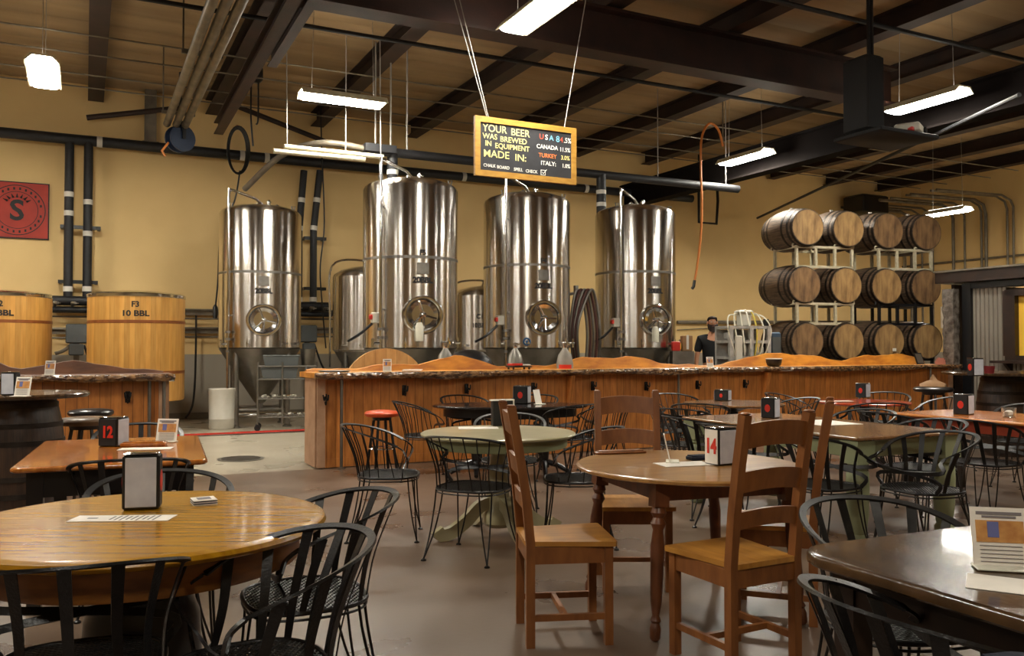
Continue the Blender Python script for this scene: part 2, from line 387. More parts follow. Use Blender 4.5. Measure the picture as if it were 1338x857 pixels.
# ------------------------------------------------------------------ lamps
def lamp(X, Y, along, label, z=4.9, L=1.2, wd=.36):
    t = thing('ceiling_lamp', label, 'lamp', (X, Y, z), along, 'hanging fluorescent lamps')
    bb = MB()                                              # folded reflector hood, trough shape
    prof = [(-wd/2-.02, .02), (-wd/2, .02), (-wd/2+.07, .09), (wd/2-.07, .09), (wd/2, .02), (wd/2+.02, .02), (wd/2-.05, .115), (-wd/2+.05, .115)]
    rings = [[(x, y, zz) for (y, zz) in prof] for x in (-L/2-.02, L/2+.02)]
    bb.ring_sweep(rings, False, True, False); bb.build('reflector', rack_white, t)
    bb = MB(); bb.rbox((0, 0, .035), (L, wd-.04, .07), .03); bb.build('diffuser', lamp_m, t)
    bb = MB(); bb.rbox((0, 0, .122), (L*.9, wd*.45, .012), .005); bb.build('added_glow_strip', up_m, t)  # added glowing strip, throws extra light up at the roof
    for s in (-1, 1):
        bb = MB(); bb.tube([(s*L*.38, 0, .11), (s*L*.36, 0, ZR-z)], .004, 6); bb.build('suspension_wire', rope, t)
    return t
def lat(px, py): p = at(px, py, 4.9); return p.x, p.y
V_ = TH+PI/2
lamp(*lat(53, 98), V_, 'glowing lamp at the far upper left above the wooden vats')
lamp(*lat(447, 132), TH, 'glowing long lamp above the gap between the left tank and the next tank')
lamp(*lat(702, 17), V_, 'brightest nearest glowing lamp, top centre above the chalkboard')
lamp(*lat(1213, 135), V_, 'glowing lamp beside the projector platform')
lamp(*lat(975, 208), V_, 'glowing lamp beside the hanging orange hose')
q_ = at(1240, 279, 4.3); lamp(q_.x, q_.y, V_, 'small farthest glowing lamp above the end of the barrel stack', z=4.3, L=.95)
for X, Y in ((-3.9,4.6), (5.4,5.4), (0,-1.6), (8.5,9.0), (13.2,17.5), (-9.6,10.5), (-10.6,14.6), (-7.4,1.5)):  # unseen: near lamps assumed, far ones added to brighten the brewery walls
    lamp(X, Y, V_, 'unseen hanging lamp outside the view')

# ------------------------------------------------------------------ black insulated pipes on the back wall
def wrapped(name, pts, r, label, cat='pipe', tapes=(), group=None):
    t = thing(name, label, cat, W(*pts[0]), 0, group)
    base = W(*pts[0]); P = [W(*p)-base for p in pts]
    bb = MB(); bb.tube(P, r, 12); bb.build('insulation', pipe_black, t)
    for (i, f) in tapes:
        q = P[i].lerp(P[i+1], f); d = (P[i+1]-P[i]).normalized()
        bb = MB(); bb.tube([q-d*.045, q+d*.045], r*1.06, 12); bb.build('tape_band', tape_white, t)
    return t
a = onv(-60, 166, 17.1); c = onv(905, 259, 17.1)
wrapped('insulated_pipe', [a, c], .095, 'long thick black insulated pipe along the upper back wall', tapes=[(0,.14),(0,.3),(0,.33),(0,.5),(0,.6),(0,.8)])
for px, y1, lab, tp in ((88, 392, 'black vertical wall pipe above the gap between the vats, left one', (.33,.45,.93)), (113, 392, 'black vertical wall pipe above the gap between the vats, right one', (.38,.58,.93))):
    a = onv(px, 185, 17.08); c = onv(px, y1, 17.08)
    wrapped('insulated_pipe', [a, c], .075, lab, tapes=[(0,f) for f in tp])
for px, dx, lab in ((396, -6, 'black vertical wall pipe right of the left tank, left one'), (417, -8, 'black vertical wall pipe right of the left tank, right one')):
    a = onv(px, 222, 17.08); c = onv(px+dx, 300, 17.08); e = onv(px+dx, 396, 17.08)
    wrapped('insulated_pipe', [a, c, e], .07, lab, tapes=[(0,.5),(0,.97),(1,.95)])
for (x0, x1, y) in ((77, 130, 296), (75, 127, 368), (395, 424, 311), (395, 424, 377)):
    a = onv(x0, y, 17.2); c = onv(x1, y, 17.2)
    bb = MB(); bb.box(((c[0]-a[0])/2, 0, 0), (c[0]-a[0], .08, .06)); bb.box((.03, .1, 0), (.05, .25, .05)); bb.box((c[0]-a[0]-.03, .1, 0), (.05, .25, .05))
    tag(bb.build('strut_bracket', blackpl, None, W(a[0], 17.12, a[2]), TH), ('black strut bracket holding the pair of pipes %s' % ('above the vats' if x0 < 200 else 'right of the left tank')), 'bracket', 'strut brackets %s' % ('vats' if x0 < 200 else 'tank'))
# valve manifolds at the feet of the pipe pairs
for (px, py, lab) in ((96, 393, 'black valve manifold on the wall between the two vats'), (405, 400, 'black valve manifold on the wall right of the left tank')):
    p = onv(px, py, 17.05); t = thing('valve_manifold', lab, 'valve', W(p[0], 17.05, p[2]), TH)
    bb = MB(); bb.tube([(-.45,0,0),(.4,0,0)], .085, 12); bb.tube([(-.4,-.05,-.16),(.42,-.05,-.16)], .05, 10); bb.build('header', pipe_black, t)
    for x in (-.3,-.02,.26):
        bb = MB(); bb.tube([(x,-.05,-.1),(x,-.14,-.04),(x+.05,-.2,-.05)], .03, 8); bb.lathe([(0,0),(.05,0),(.05,.02),(0,.02)], 12, (x+.05,-.2,-.06)); bb.build('valve', steel_dull, t)
# lower horizontal rails with conduit
for (x0, x1, y) in ((68, 124, 406), (236, 292, 409), (236, 292, 433), (68, 124, 434), (392, 436, 410), (392, 436, 433)):
    a = onv(x0, y, 17.25); c = onv(x1, y, 17.25)
    bb = MB(); bb.box(((c[0]-a[0])/2, 0, 0), (c[0]-a[0], .06, .07)); bb.tube([(0,-.06,.06),(c[0]-a[0],-.06,.06)], .025, 8); bb.tube([(0,-.05,-.1),(c[0]-a[0],-.05,-.1)], .015, 8)
    for xx in (.1, c[0]-a[0]-.1): bb.box((xx, .05, 0), (.05, .1, .05))
    tag(bb.build('wall_rail', galv, None, W(a[0], 17.26, a[2]), TH), 'grey strut rail with conduit on the wall behind the vats and tanks', 'rail', 'strut rails on the back wall')
run('wall_pipe', galv, [onv(885,421,17.28), onv(1290,421,17.28)], .045, 'horizontal dark pipe on the back wall behind the bearded man', 'pipe')
run('wall_pipe', galv, [onv(885,431,17.3), onv(940,428,17.3)], .012, 'thin wire line on the back wall behind the bearded man', 'pipe')
for (px, top, bot, lab) in ((100, 425, 470, 'grey electrical box on a post between the vats'), (402, 425, 478, 'grey electrical box on a post right of the left tank')):
    p = onv(px, 436, 16.9); t = thing('electrical_box', lab, 'box', W(p[0], 16.9, 0), TH)
    bb = MB(); bb.rbox((0, 0, p[2]), (.34, .16, .34), .02); bb.rbox((0,-.1,p[2]-.28), (.24,.12,.2), .02); bb.build('enclosure', greypl, t)
    bb = MB(); bb.box((0, .05, p[2]/2), (.09, .06, p[2])); bb.build('post', galv, t)
    bb = MB(); bb.tube(bez([(.12,-.05,p[2]-.2),(.25,-.1,p[2]-.6),(.4,0,p[2]-.8)]), .02, 6); bb.build('cable', blackpl, t)
bb = MB(); P = [W(*onv(x, y, 17.2)) for x, y in ((128,392),(124,415),(112,432),(88,455),(72,462))]
bb.tube(bez([q-P[0] for q in P]), .035, 8); tag(bb.build('flexible_conduit', galv, None, P[0]), 'pale flexible conduit curving down the wall between the vats', 'conduit')
bb = MB(); P = [W(*onv(x, y, 17.1)) for x, y in ((256,412),(256,455),(255,500),(252,530),(243,546))]
bb.tube(bez([q-P[0] for q in P]), .02, 8); tag(bb.build('hanging_cable', blackpl, None, P[0]), 'dark cable hanging down the grey wall right of the vat', 'cable')
bb = MB(); P = [W(*onv(x, y, 17.0)) for x, y in ((312,222),(305,262),(288,300),(284,370),(281,402))]
bb.tube(bez([q-P[0] for q in P]), .016, 8); bb.lathe([(0,-.2),(.04,-.2),(.05,0),(.02,.06)], 10, tuple(P[-1]-P[0])); tag(bb.build('hanging_cable', blackpl, None, P[0]), 'dark cable drooping left of the left tank with a plug on its end', 'cable')
bb = MB(); P = [W(*onv(x, y, 16.5)) for x, y in ((417,0),(417,110),(419,190),(423,290),(418,350),(421,400),(426,455))]
bb.tube(bez([q-P[0] for q in P]), .014, 8); tag(bb.build('hanging_cable', blackpl, None, P[0]), 'long thin cable hanging from the roof right of the left tank', 'cable')
# coiled cable on the big pipe, hose reel, hoist
p = onv(309, 196, 16.9); t = thing('cable_coil', 'coil of dark cable hung on the black pipe above the left tank', 'cable', W(p[0], 16.9, p[2]), TH)
bb = MB()
for j in range(5):
    bb.tube([(math.cos(a)*(.16+.012*j), -.02*j, math.sin(a)*(.42+.01*j)) for a in [2*PI*i/28 for i in range(28)]], .013, 6, True)
bb.build('loops', blackpl, t); bb = MB(); bb.tube([(0,0,.42),(0,.08,.5),(0,.2,.52)], .02, 6); bb.build('hook', red_m, t)
p = onv(233, 180, 15.1); t = thing('hose_reel', 'dark blue hose reel hanging at the end of the ceiling tubes', 'reel', W(p[0], 15.1, p[2]), TH+.4)
bb = MB(); M = Matrix.Rotation(PI/2, 4, 'X'); bb.lathe([(.05,-.1),(.22,-.1),(.22,-.07),(.15,-.06),(.15,.06),(.22,.07),(.22,.1),(.05,.1)], 24, M=M); bb.build('drum', mat('dark_blue_reel', (24,40,66), .5), t)
bb = MB(); bb.box((0,0,.25), (.06,.26,.04)); bb.box((0,.13,.12), (.06,.02,.28)); bb.box((0,-.13,.12), (.06,.02,.28)); bb.box((0,0,.68), (.04,.04,.86)); bb.build('bracket', blackpl, t)
bb = MB(); bb.tube([(-.2,0,-.1),(-.3,.02,-.25),(-.25,0,-.33)], .02, 6); bb.build('hose_end', hose_o, t)
p = onv(331, 95, 14.0); t = thing('chain_hoist', 'dark chain hoist hanging from the brown rail at upper left', 'hoist', W(p[0], 14.0, p[2]), TH)
bb = MB(); bb.rbox((0,0,0), (.22,.2,.26), .04); bb.lathe([(.1,-.12),(.1,.12)], 14, (0,0,0), M=Matrix.Rotation(PI/2,4,'X')); bb.box((0,0,.35),(.04,.04,.5)); bb.build('motor', blackpl, t)
for s in (-.06, .05):
    bb = MB(); bb.tube(bez([(s,0,-.1),(s,0,-.7),(s*.4,0,-1.15 if s<0 else -.8)]), .014, 6); bb.build('chain', blackpl, t)
# cream tubes of the tray hung over the gap, left of centre
for (x0, y0, x1, y1, lab) in ((356,196,476,207,'lower cream tube hanging over the gap between the left tank and the next tank'), (370,190,500,204,'upper cream tube hanging over the gap between the left tank and the next tank')):
    a = onv(x0, y0, 12.6); c = onv(x1, y1, 12.6)
    t = thing('hanging_tube', lab, 'tube', W(*a), TH)
    L = c[0]-a[0]; bb = MB(); bb.tube([(0,0,0),(L,0,c[2]-a[2])], .035, 10); bb.build('tube', rack_white, t)
    for xx in ((.04, L-.04) if y0 < 195 else (L-.3,)):
        bb = MB(); bb.tube([(xx,0,.03),(xx-.02 if y0<195 else xx,0,ZR-a[2])], .008, 6); bb.build('hanger_rod', rope, t)
# process pipe over the tanks with droppers
a = onv(497, 184, 12.3); z = a[2]
bb = MB(); t = thing('process_pipe', 'dark pipe running over the three tall tanks with drop legs', 'pipe', W(a[0], 12.9, z), TH)
bb.tube([(0,0,0),(7.4,0,0)], .075, 12); bb.box((.15,0,.02), (.5,.3,.12)); bb.build('main_line', pipe_black, t)
bb = MB(); bb.tube(bez([(-1.5,2.3,-.35),(-1.1,1.2,.05),(-.7,.1,.06),(.05,0,0)], 6), .05, 10); bb.build('return_line', galv, t)
for px in (512, 786):
    q = onv(px, 240, 12.9); bb = MB(); bb.tube([(q[0]-a[0],0,0),(q[0]-a[0],0,-.78)], .085, 12); bb.build('drop_leg', pipe_black, t)
    for dz in (-.28,-.5):
        bb = MB(); bb.tube([(q[0]-a[0],0,dz),(q[0]-a[0],0,dz-.07)], .09, 12); bb.build('tape_band', tape_white, t)
for xx in (.1, .35, .62, 5.5, 7.1):
    bb = MB(); bb.tube([(xx,0,.05),(xx,0,ZR-z)], .008 if xx>1 else .014, 6); bb.build('hanger_rod', rope, t)
# orange hose hanging, right of the tanks
q = W(*onv(917, 225, 12.6))
bb = MB(); P = [W(*onv(x, y, 12.6)) for x, y in ((946,190),(940,168),(928,160),(918,180),(917,225),(918,270),(916,310),(911,350),(908,366))]
t = thing('orange_hose', 'orange air hose hanging from the roof, right of the tanks', 'hose', P[0])
bb.tube(bez([x_-P[0] for x_ in P]), .022, 8); bb.build('hose', hose_o, t)
bb = MB(); e = P[-1]-P[0]; bb.tube([e, e+Vector((-.02,0,-.12)), e+Vector((-.05,0,-.16))], .028, 8); bb.build('nozzle', blackpl, t)
bb = MB(); bb.tube([(0,0,0),(0,0,ZR-P[0].z)], .012, 6); bb.build('drop_pipe', galv, t)
# dark trapeze of pipework behind the hose
a = onv(905, 262, 16.8)
bb = MB(); P = [W(*onv(x, y, 16.9)) for x, y in ((914,246),(914,290),(937,292),(939,262),(938,240))]
bb.tube([x_-P[0] for x_ in P], .035, 8); bb.tube([(P[0]-P[0]), (W(*onv(914,200,16.9))-P[0])], .02, 6)
tag(bb.build('pipe_loop', pipe_black, None, P[0]), 'dark square pipe loop hanging in front of the wall right of the tanks', 'pipe')
bb = MB(); bb.rbox((0,0,0), (1.0,.7,.5), .04); p = onv(1133, 268, 16.8)
tag(bb.build('unit_heater', blackpl, None, W(p[0], 16.8, p[2]), TH), 'dark boxy heater unit high behind the top barrels', 'heater')
# ------------------------------------------------------------------ projector on its platform
p = at(1160, 178, 4.05)
t = thing('projector_platform', 'black hanging shelf holding the projector at upper right', 'shelf', (p.x, p.y, 4.0), V_)
bb = MB(); bb.rbox((0,0,.03), (.75,1.05,.06), .015); bb.build('tray', tee, t)
bb = MB(); bb.rbox((.05,.34,.55), (.4,.3,.95), .03); bb.build('cabinet', tee, t)
for s in (-1, 1):
    bb = MB(); bb.tube([(.1,s*.03+.15,.05),(.1,s*.03+.15,ZR-4.03)], .022, 8); bb.build('drop_rod', pipe_black, t)
bb = MB(); bb.rbox((-.28,-.15,.1), (.1,.14,.07), .02); bb.build('red_light', red_m, t)
t = thing('projector', 'white projector lying on the black hanging shelf', 'projector', (p.x+.30, p.y-.02, 4.06), TH+.5)
bb = MB(); bb.rbox((0,0,.07), (.42,.3,.12), .02); bb.build('housing', white_pl, t)
bb = MB(); bb.lathe([(0,0),(.05,0),(.05,.03),(.035,.03),(.03,.01),(0,.01)], 16, M=Matrix.Translation((.1,-.15,.07)) @ Matrix.Rotation(PI/2,4,'X')); bb.build('lens', blackpl, t)
bb = MB()
for s in (-.15,.15): bb.box((s,0,.005),(.03,.2,.01))
bb.build('foot', blackpl, t)
# ------------------------------------------------------------------ right wall conduits
for i, px in enumerate((1192, 1206, 1220, 1247, 1262, 1284, 1290, 1318, 1326)):
    r = (px-CX)/FPX; u = U1-.07           # intersection with plane u=const
    # X=u*CT-v*ST ; Y=u*ST+v*CT ; X=rY
    v = u*(CT-r*ST)/(ST+r*CT)
    if v > 17.2: continue
    run('wall_conduit', galv, [(u,v,.1),(u,v,4.9+.05*(i%3)),(u-.05,v+.03,5.15),(u-.3,v+.1,5.28),(u-2.4,v+.4,5.3)], .03 if i%3 else .042, 'vertical grey conduit on the right wall bending over at the top', 'conduit', 'vertical conduits on the right wall', 8)
run('wall_rail_pipe', galv, [(U1-.06, 6, 3.72), (U1-.06, 17.3, 3.72)], .03, 'horizontal strut line across the conduits on the right wall', 'rail')
bb = MB(); p = onv(1237, 411, 17.3); r = (1237-CX)/FPX; v = (U1-.03)*(CT-r*ST)/(ST+r*CT); q = W(U1-.02, v, 2.2)
t = thing('wall_notice', 'small white notice with red print on the right wall beside the barrels', 'sign', q, TH)
bb.box((0,0,0), (.02,.36,.6)); bb.build('sheet', paper, t)
bb = MB(); bb.box((-.012,0,0), (.004,.16,.5)); bb.build('red_print', red_ink, t)
# ------------------------------------------------------------------ red poster
p = onv(20, 274, V1-.03); s = .84
t = thing('red_poster', 'square red poster with a black ring and letter S on the wall above the vats', 'poster', W(p[0], V1-.03, p[2]), TH)
bb = MB(); bb.box((0,0,0), (1.0,.03,1.0)); bb.build('backing', ink, t)
bb = MB(); bb.box((0,-.018,0), (.96,.01,.96)); bb.build('panel', poster_m, t)
MM = Matrix.Translation((0,-.026,0)) @ Matrix.Rotation(PI/2,4,'X')
bb = MB(); 
for r0, r1 in ((.445,.43),(.33,.32)):
    bb.ring_sweep([[(r1*math.cos(a),r1*math.sin(a),0) for a in [2*PI*i/48 for i in range(48)]], [(r0*math.cos(a),r0*math.sin(a),0) for a in [2*PI*i/48 for i in range(48)]]], caps=False, smooth=False, M=MM)
bb.build('ring', ink, t)
text('S', .5, ink, t, Matrix.Translation((0,-.026,-.02)) @ UP, 'letter', bold=.012)
bb = MB()
for i in range(7):
    a = PI*(.15+.7*i/6); bb.tube([(.16*math.cos(a),-.03,.1+.12*math.sin(a)),(.24*math.cos(a),-.03,.1+.19*math.sin(a))], [.022,.004], 6)
bb.build('flame', ink, t)
bb = MB()
for i in range(26):
    a = 2*PI*i/26
    if abs(math.sin(a)) < .12: continue
    bb.box((.38*math.cos(a),-.026,.38*math.sin(a)), (.03,.004,.045))
bb.build('border_print', ink, t)
# ------------------------------------------------------------------ tall fermenters
def fermenter(X, Y, label, num, ztop=3.70, R=.70, pipe=True, redbox=True, sample='none', front=21):
    t = thing('fermenter_tank', label, 'tank', (X, Y, 0), math.radians(front), 'tall stainless fermenters')
    zb = 1.34
    bb = MB(); bb.lathe([(R-.03, zb), (R, zb+.02), (R, 2.62)], 72)
    bb.lathe([(R, 2.66), (R, ztop-.02), (R-.012, ztop)], 72); bb.build('shell', steel, t)
    bb = MB(); bb.lathe([(R-.002, 2.618), (R+.004, 2.622), (R+.004, 2.658), (R-.002, 2.662)], 72); bb.build('weld_band', steel_dull, t)
    bb = MB(); bb.lathe([(R-.012, ztop), (R-.02, ztop+.02), (R-.06, ztop+.055), (R-.2, ztop+.105), (R-.42, ztop+.145), (0, ztop+.165)], 72); bb.build('dome', steel, t)
    bb = MB(); bb.lathe([(R-.01, zb), (R-.03, zb-.03), (.10, .42), (.06, .38), (.06, .28)], 60); bb.build('cone', steel_dull, t)
    for i in range(4):
        a = math.radians(45+90*i); bb = MB(); x, y = (R-.1)*math.cos(a), (R-.1)*math.sin(a)
        bb.tube([(x,y,zb+.0),(x,y,.05)], .05, 12); bb.lathe([(.0,0),(.08,0),(.08,.02),(.03,.06),(0,.06)], 16, (x,y,0)); bb.build('leg', steel_dull, t)
    bb = MB(); x = (R-.1)*math.cos(PI/4)
    bb.tube([(-x,-x,.3),(x,-x,.3),(x,x,.3),(-x,x,.3)], .022, 8, True); bb.build('leg_brace', steel_dull, t)
    # manway: oval ring, domed door, cross handle
    M = Matrix.Translation((0, -R+.015, 1.82)) @ Matrix.Rotation(PI/2, 4, 'X')
    mw = MB(); mw.lathe([(.235,-.02),(.235,.05),(.25,.065),(.275,.065),(.29,.05),(.29,-.05)], 40, M=M, sy=.93); w = mw.build('manway_ring', chrome, t)
    mw = MB(); mw.lathe([(.232,.02),(.22,.035),(.16,.02),(.08,.005),(0,0)], 40, M=M, sy=.93); mw.build('manway_door', chrome, w)
    mw = MB(); a0 = random.uniform(.2, .6)
    for i in range(3): a = a0+2*PI*i/3+PI/2; mw.tube([M @ Vector((.03*math.cos(a),.03*math.sin(a),.07)), M @ Vector((.2*math.cos(a),.19*math.sin(a),.05))], .011, 8)
    mw.lathe([(0,0),(.035,0),(.035,.09),(0,.1)], 14, M=M); mw.tube([M @ Vector((0,0,.08)), M @ Vector((0,-.19,.1))], .014, 8); mw.build('manway_handle', chrome, w)
    # name plate and lettering
    bb = MB()
    ang = [math.radians(x) for x in (-7,-3.5,0,3.5,7)]
    bb.ring_sweep([[(rr*math.sin(a), -rr*math.cos(a), z) for rr, z in ((R+.012,2.40),(R+.012,2.56),(R,2.56),(R,2.40))] for a in ang], False, True, False)
    bb.build('name_plate', steel_dull, t)
    if num: text(num, .10, ink, t, Matrix.Translation((0,0,2.70)), 'tank_number', bend=R+.002, bold=.006)
    text('20BBL', .115, ink, t, Matrix.Translation((0,0,2.31)), 'tank_volume', bend=R+.002, bold=.007, sx=.95)
    # cleaning pipe
    a = math.radians(-47); px_, py_ = math.sin(a)*(R+.07), -math.cos(a)*(R+.07)
    if pipe:
        bb = MB(); qx, qy = math.sin(a)*(R-.6), -math.cos(a)*(R-.6)
        e = Vector((0.02, -.06, ztop+.17))
        bb.tube(bez([(px_,py_,.55),(px_,py_,1.5),(px_,py_,2.6),(px_,py_,ztop+.22),(px_+.02,py_+.01,ztop+.30),(px_+.06,py_+.05,ztop+.325)],6)+[Vector((-.1,-.14,ztop+.255)),Vector((-.02,-.08,ztop+.2)),e], .024, 10); bb.build('cleaning_pipe', chrome, t)
        for z in (1.5, 1.62, 1.3):
            bb = MB(); bb.lathe([(0,-.02),(.045,-.02),(.045,.02),(0,.02)], 14, (px_,py_,z)); bb.build('clamp', steel_dull, t)
        bb = MB(); bb.tube([(px_,py_,3.35),(px_*.9,py_*.9,3.35)], .014, 6); bb.tube([(px_,py_,1.9),(px_*.9,py_*.9,1.9)], .014, 6); bb.build('pipe_standoff', steel_dull, t)
        bb = MB(); bb.tube([(px_,py_,1.42),(px_-.1,py_-.03,1.42)], .018, 8); bb.rbox((px_-.12,py_-.03,1.42), (.04,.03,.14), .01); bb.build('valve', chrome, t)
    bb = MB()
    for x, y, h in ((.13,-.05,.12), (.28,.05,.06), (-.02,.1,.1)):
        bb.lathe([(0,0),(.03,0),(.03,h*.6),(.05,h*.62),(.05,h*.72),(.03,h*.74),(.02,h),(0,h)], 14, (x,y,ztop+.14))
    bb.build('top_fitting', chrome, t)
    for a in (-150, -30, 90):
        a = math.radians(a); bb = MB(); x, y = (R-.1)*math.cos(a), (R-.1)*math.sin(a)
        bb.tube([(x,y,ztop+.02),(x-.03,y,ztop+.13),(x+.03,y,ztop+.13),(x,y,ztop+.02)], .012, 6); bb.build('lifting_eye', steel_dull, t)
    if redbox:
        a = math.radians(-58); x, y = math.sin(a)*(R+.05), -math.cos(a)*(R+.05)
        bb = MB(); bb.rbox((x+.02,y-.02,1.78), (.11,.1,.15), .01); g = bb.build('control_box', white_pl, t)
        bb = MB(); bb.rbox((x-.05,y-.04,1.79), (.04,.08,.07), .01); bb.build('red_switch', red_m, g)
        bb = MB(); bb.tube(bez([(x-.02,y,1.7),(x-.2,y-.02,1.55),(x-.34,y+.1,1.45)]), .02, 6); bb.build('cable', blackpl, g)
    for a in (-20, 30, 50):
        a = math.radians(a); x, y = math.sin(a), -math.cos(a)
        bb = MB(); bb.tube([(x*(R-.02),y*(R-.02),1.43),(x*(R+.1),y*(R+.1),1.43)], .02, 8); bb.tube([(x*(R+.07),y*(R+.07),1.36),(x*(R+.07),y*(R+.07),1.5)], .012, 6); bb.build('sample_valve', chrome, t)
    if sample == 'cup':
        bb = MB(); bb.lathe([(0,0),(.055,0),(.06,.2),(.035,.26),(0,.26)], 16, (-.08,-R-.12,1.45)); bb.build('hanging_bottle', tube_w, t)
    if sample == 'wheel':
        a = math.radians(-22); M = Matrix.Translation((math.sin(a)*(R+.08),-math.cos(a)*(R+.08),1.45)) @ Matrix.Rotation(a,4,'Z') @ Matrix.Rotation(PI/2,4,'X')
        bb = MB(); bb.tube([(.05*math.cos(q),.05*math.sin(q),0) for q in [2*PI*i/16 for i in range(16)]], .012, 6, True, M=M); bb.tube([(0,0,-.06),(0,0,.02)], .02, 8, M=M); bb.build('blue_valve_wheel', bluepl, t)
    return t
fermenter(-4.43, 15.07, 'leftmost tall stainless tank, cone bottom in full view beside the cart', '', redbox=False)
fermenter(-1.51, 12.74, 'largest looking stainless tank, marked F5, with a lidded round manway', 'F5', sample='cup')
fermenter(.24, 13.88, 'stainless tank marked F4 directly below the chalkboard, blue valve wheel at its foot', 'F4', sample='wheel')
fermenter(2.17, 15.07, 'rightmost tall stainless tank, nearest the bearded man', 'F7'[:0] or '', sample='cup')
def small_tank(X, Y, R, ztop, label, txt=None):
    t = thing('conditioning_tank', label, 'tank', (X, Y, 0), math.radians(15), 'small tanks behind the tall ones')
    bb = MB(); bb.lathe([(R-.04,1.28),(R,1.32),(R,ztop)], 56); bb.build('shell', steel, t)
    bb = MB(); bb.lathe([(R,ztop),(R-.02,ztop+.05),(R-.14,ztop+.13),(R-.34,ztop+.19),(0,ztop+.22)], 56); bb.build('dome', steel, t)
    bb = MB(); bb.lathe([(R-.04,1.28),(.08,.5),(.06,.3)], 48); bb.build('cone', steel_dull, t)
    for i in range(4):
        a = math.radians(45+90*i); bb = MB(); x, y = (R-.08)*math.cos(a), (R-.08)*math.sin(a); bb.tube([(x,y,1.32),(x,y,0)], .04, 10); bb.build('leg', steel_dull, t)
    bb = MB(); bb.tube(bez([(-R-.05,-.1,1.0),(-R-.05,-.1,1.9),(-R-.02,-.1,ztop+.2),(0,-.05,ztop+.32),(.02,0,ztop+.2)],6), .02, 8); bb.build('cleaning_pipe', chrome, t)
    bb = MB()
    for a in (-40,-10,20): 
        a = math.radians(a); bb.tube([(math.sin(a)*(R-.02),-math.cos(a)*(R-.02),1.4),(math.sin(a)*(R+.1),-math.cos(a)*(R+.1),1.4)], .02, 8)
    bb.build('valve', chrome, t)
    if txt:
        for i, s in enumerate(txt): text(s, .12, ink, t, Matrix.Rotation(-.25,4,'Z') @ Matrix.Translation((0,0,1.95-.17*i)), 'tank_lettering', bend=R+.002, bold=.004)
    return t
small_tank(-2.78, 16.0, .56, 2.66, 'shorter stainless tank partly hidden left of the tank marked F5')
small_tank(-.62, 16.9, .56, 2.36, 'small stainless tank seen in the gap between the tanks marked F5 and F4', ('C1','10BBL'))
# black domed bin, hoses, extinguisher like cylinder behind the bar
p = at(616, 470, 1.2); t = thing('black_bin', 'black dome topped bin behind the bar between the tanks marked F5 and F4', 'bin', (-.6, 12.1, 0))
bb = MB(); bb.lathe([(0,.03),(.22,.03),(.25,.1),(.30,1.0),(.32,1.02),(.32,1.06)], 28); bb.build('body', greypl, t)
bb = MB(); bb.lathe([(.33,1.05),(.34,1.08),(.30,1.2),(.2,1.29),(.08,1.33),(0,1.335)], 28); bb.build('domed_lid', blackpl, t)
q = at(755, 400, 1.9); 
t = thing('hose_bundle', 'bundle of dark red hoses looped on a post between the two right hand tanks', 'hose', (1.12, 14.3, 0), TH)
bb = MB(); bb.box((0,.1,1.2), (.06,.06,2.4)); bb.box((0,.1,.02), (.35,.35,.04)); bb.tube([(-.15,.03,2.25),(.1,.0,2.3)], .025, 8); bb.build('post', steel_dull, t)
for j in range(5):
    s = .05*j; bb = MB(); bb.tube(bez([(-.1+s*.3,-.02*j,1.05),(-.16+s*.3,-.03*j,1.7),(-.06+s,-.03*j,2.3),(.08+s,-.02*j,2.15),(.16+s,-.02*j,1.6),(.12+s*1.2,0,1.0)]), .025, 8); bb.build('hose', hose_r if j%2 else steel_dull, t)
for (px, py, lab, pr) in ((736, 445, 'pale bottle with a red label behind the bar, right of the tank marked F4', True), (671, 448, 'pale round shouldered bottle behind the bar at the left foot of the tank marked F4', False), (580, 446, 'pale round shouldered bottle behind the bar at the right foot of the tank marked F5', False)):
    d = 11.6 if px > 600 else 11.0; X = (px-CX)/FPX*d+.02; 
    t = thing('gas_bottle', lab, 'bottle', (X, d, 0), 0, 'pale bottles behind the bar')
    bb = MB(); bb.lathe([(0,0),(.11,0),(.115,.02),(.115,1.14),(.09,1.26),(.04,1.33),(.03,1.36)], 24); bb.build('body', milky if pr else steel_dull, t)
    bb = MB(); bb.lathe([(.03,1.35),(.035,1.37),(.035,1.42),(0,1.43)], 14); bb.box((.03,0,1.4),(.08,.02,.02)); bb.build('valve', chrome, t)
    if pr:
        bb = MB(); bb.ring_sweep([[(.117*math.sin(a),-.117*math.cos(a),z) for z in (1.05,1.13)]+[(.114*math.sin(a),-.114*math.cos(a),z) for z in (1.13,1.05)] for a in [-.8+.2*i for i in range(9)]], smooth=False); bb.build('red_label', red_ink, t)
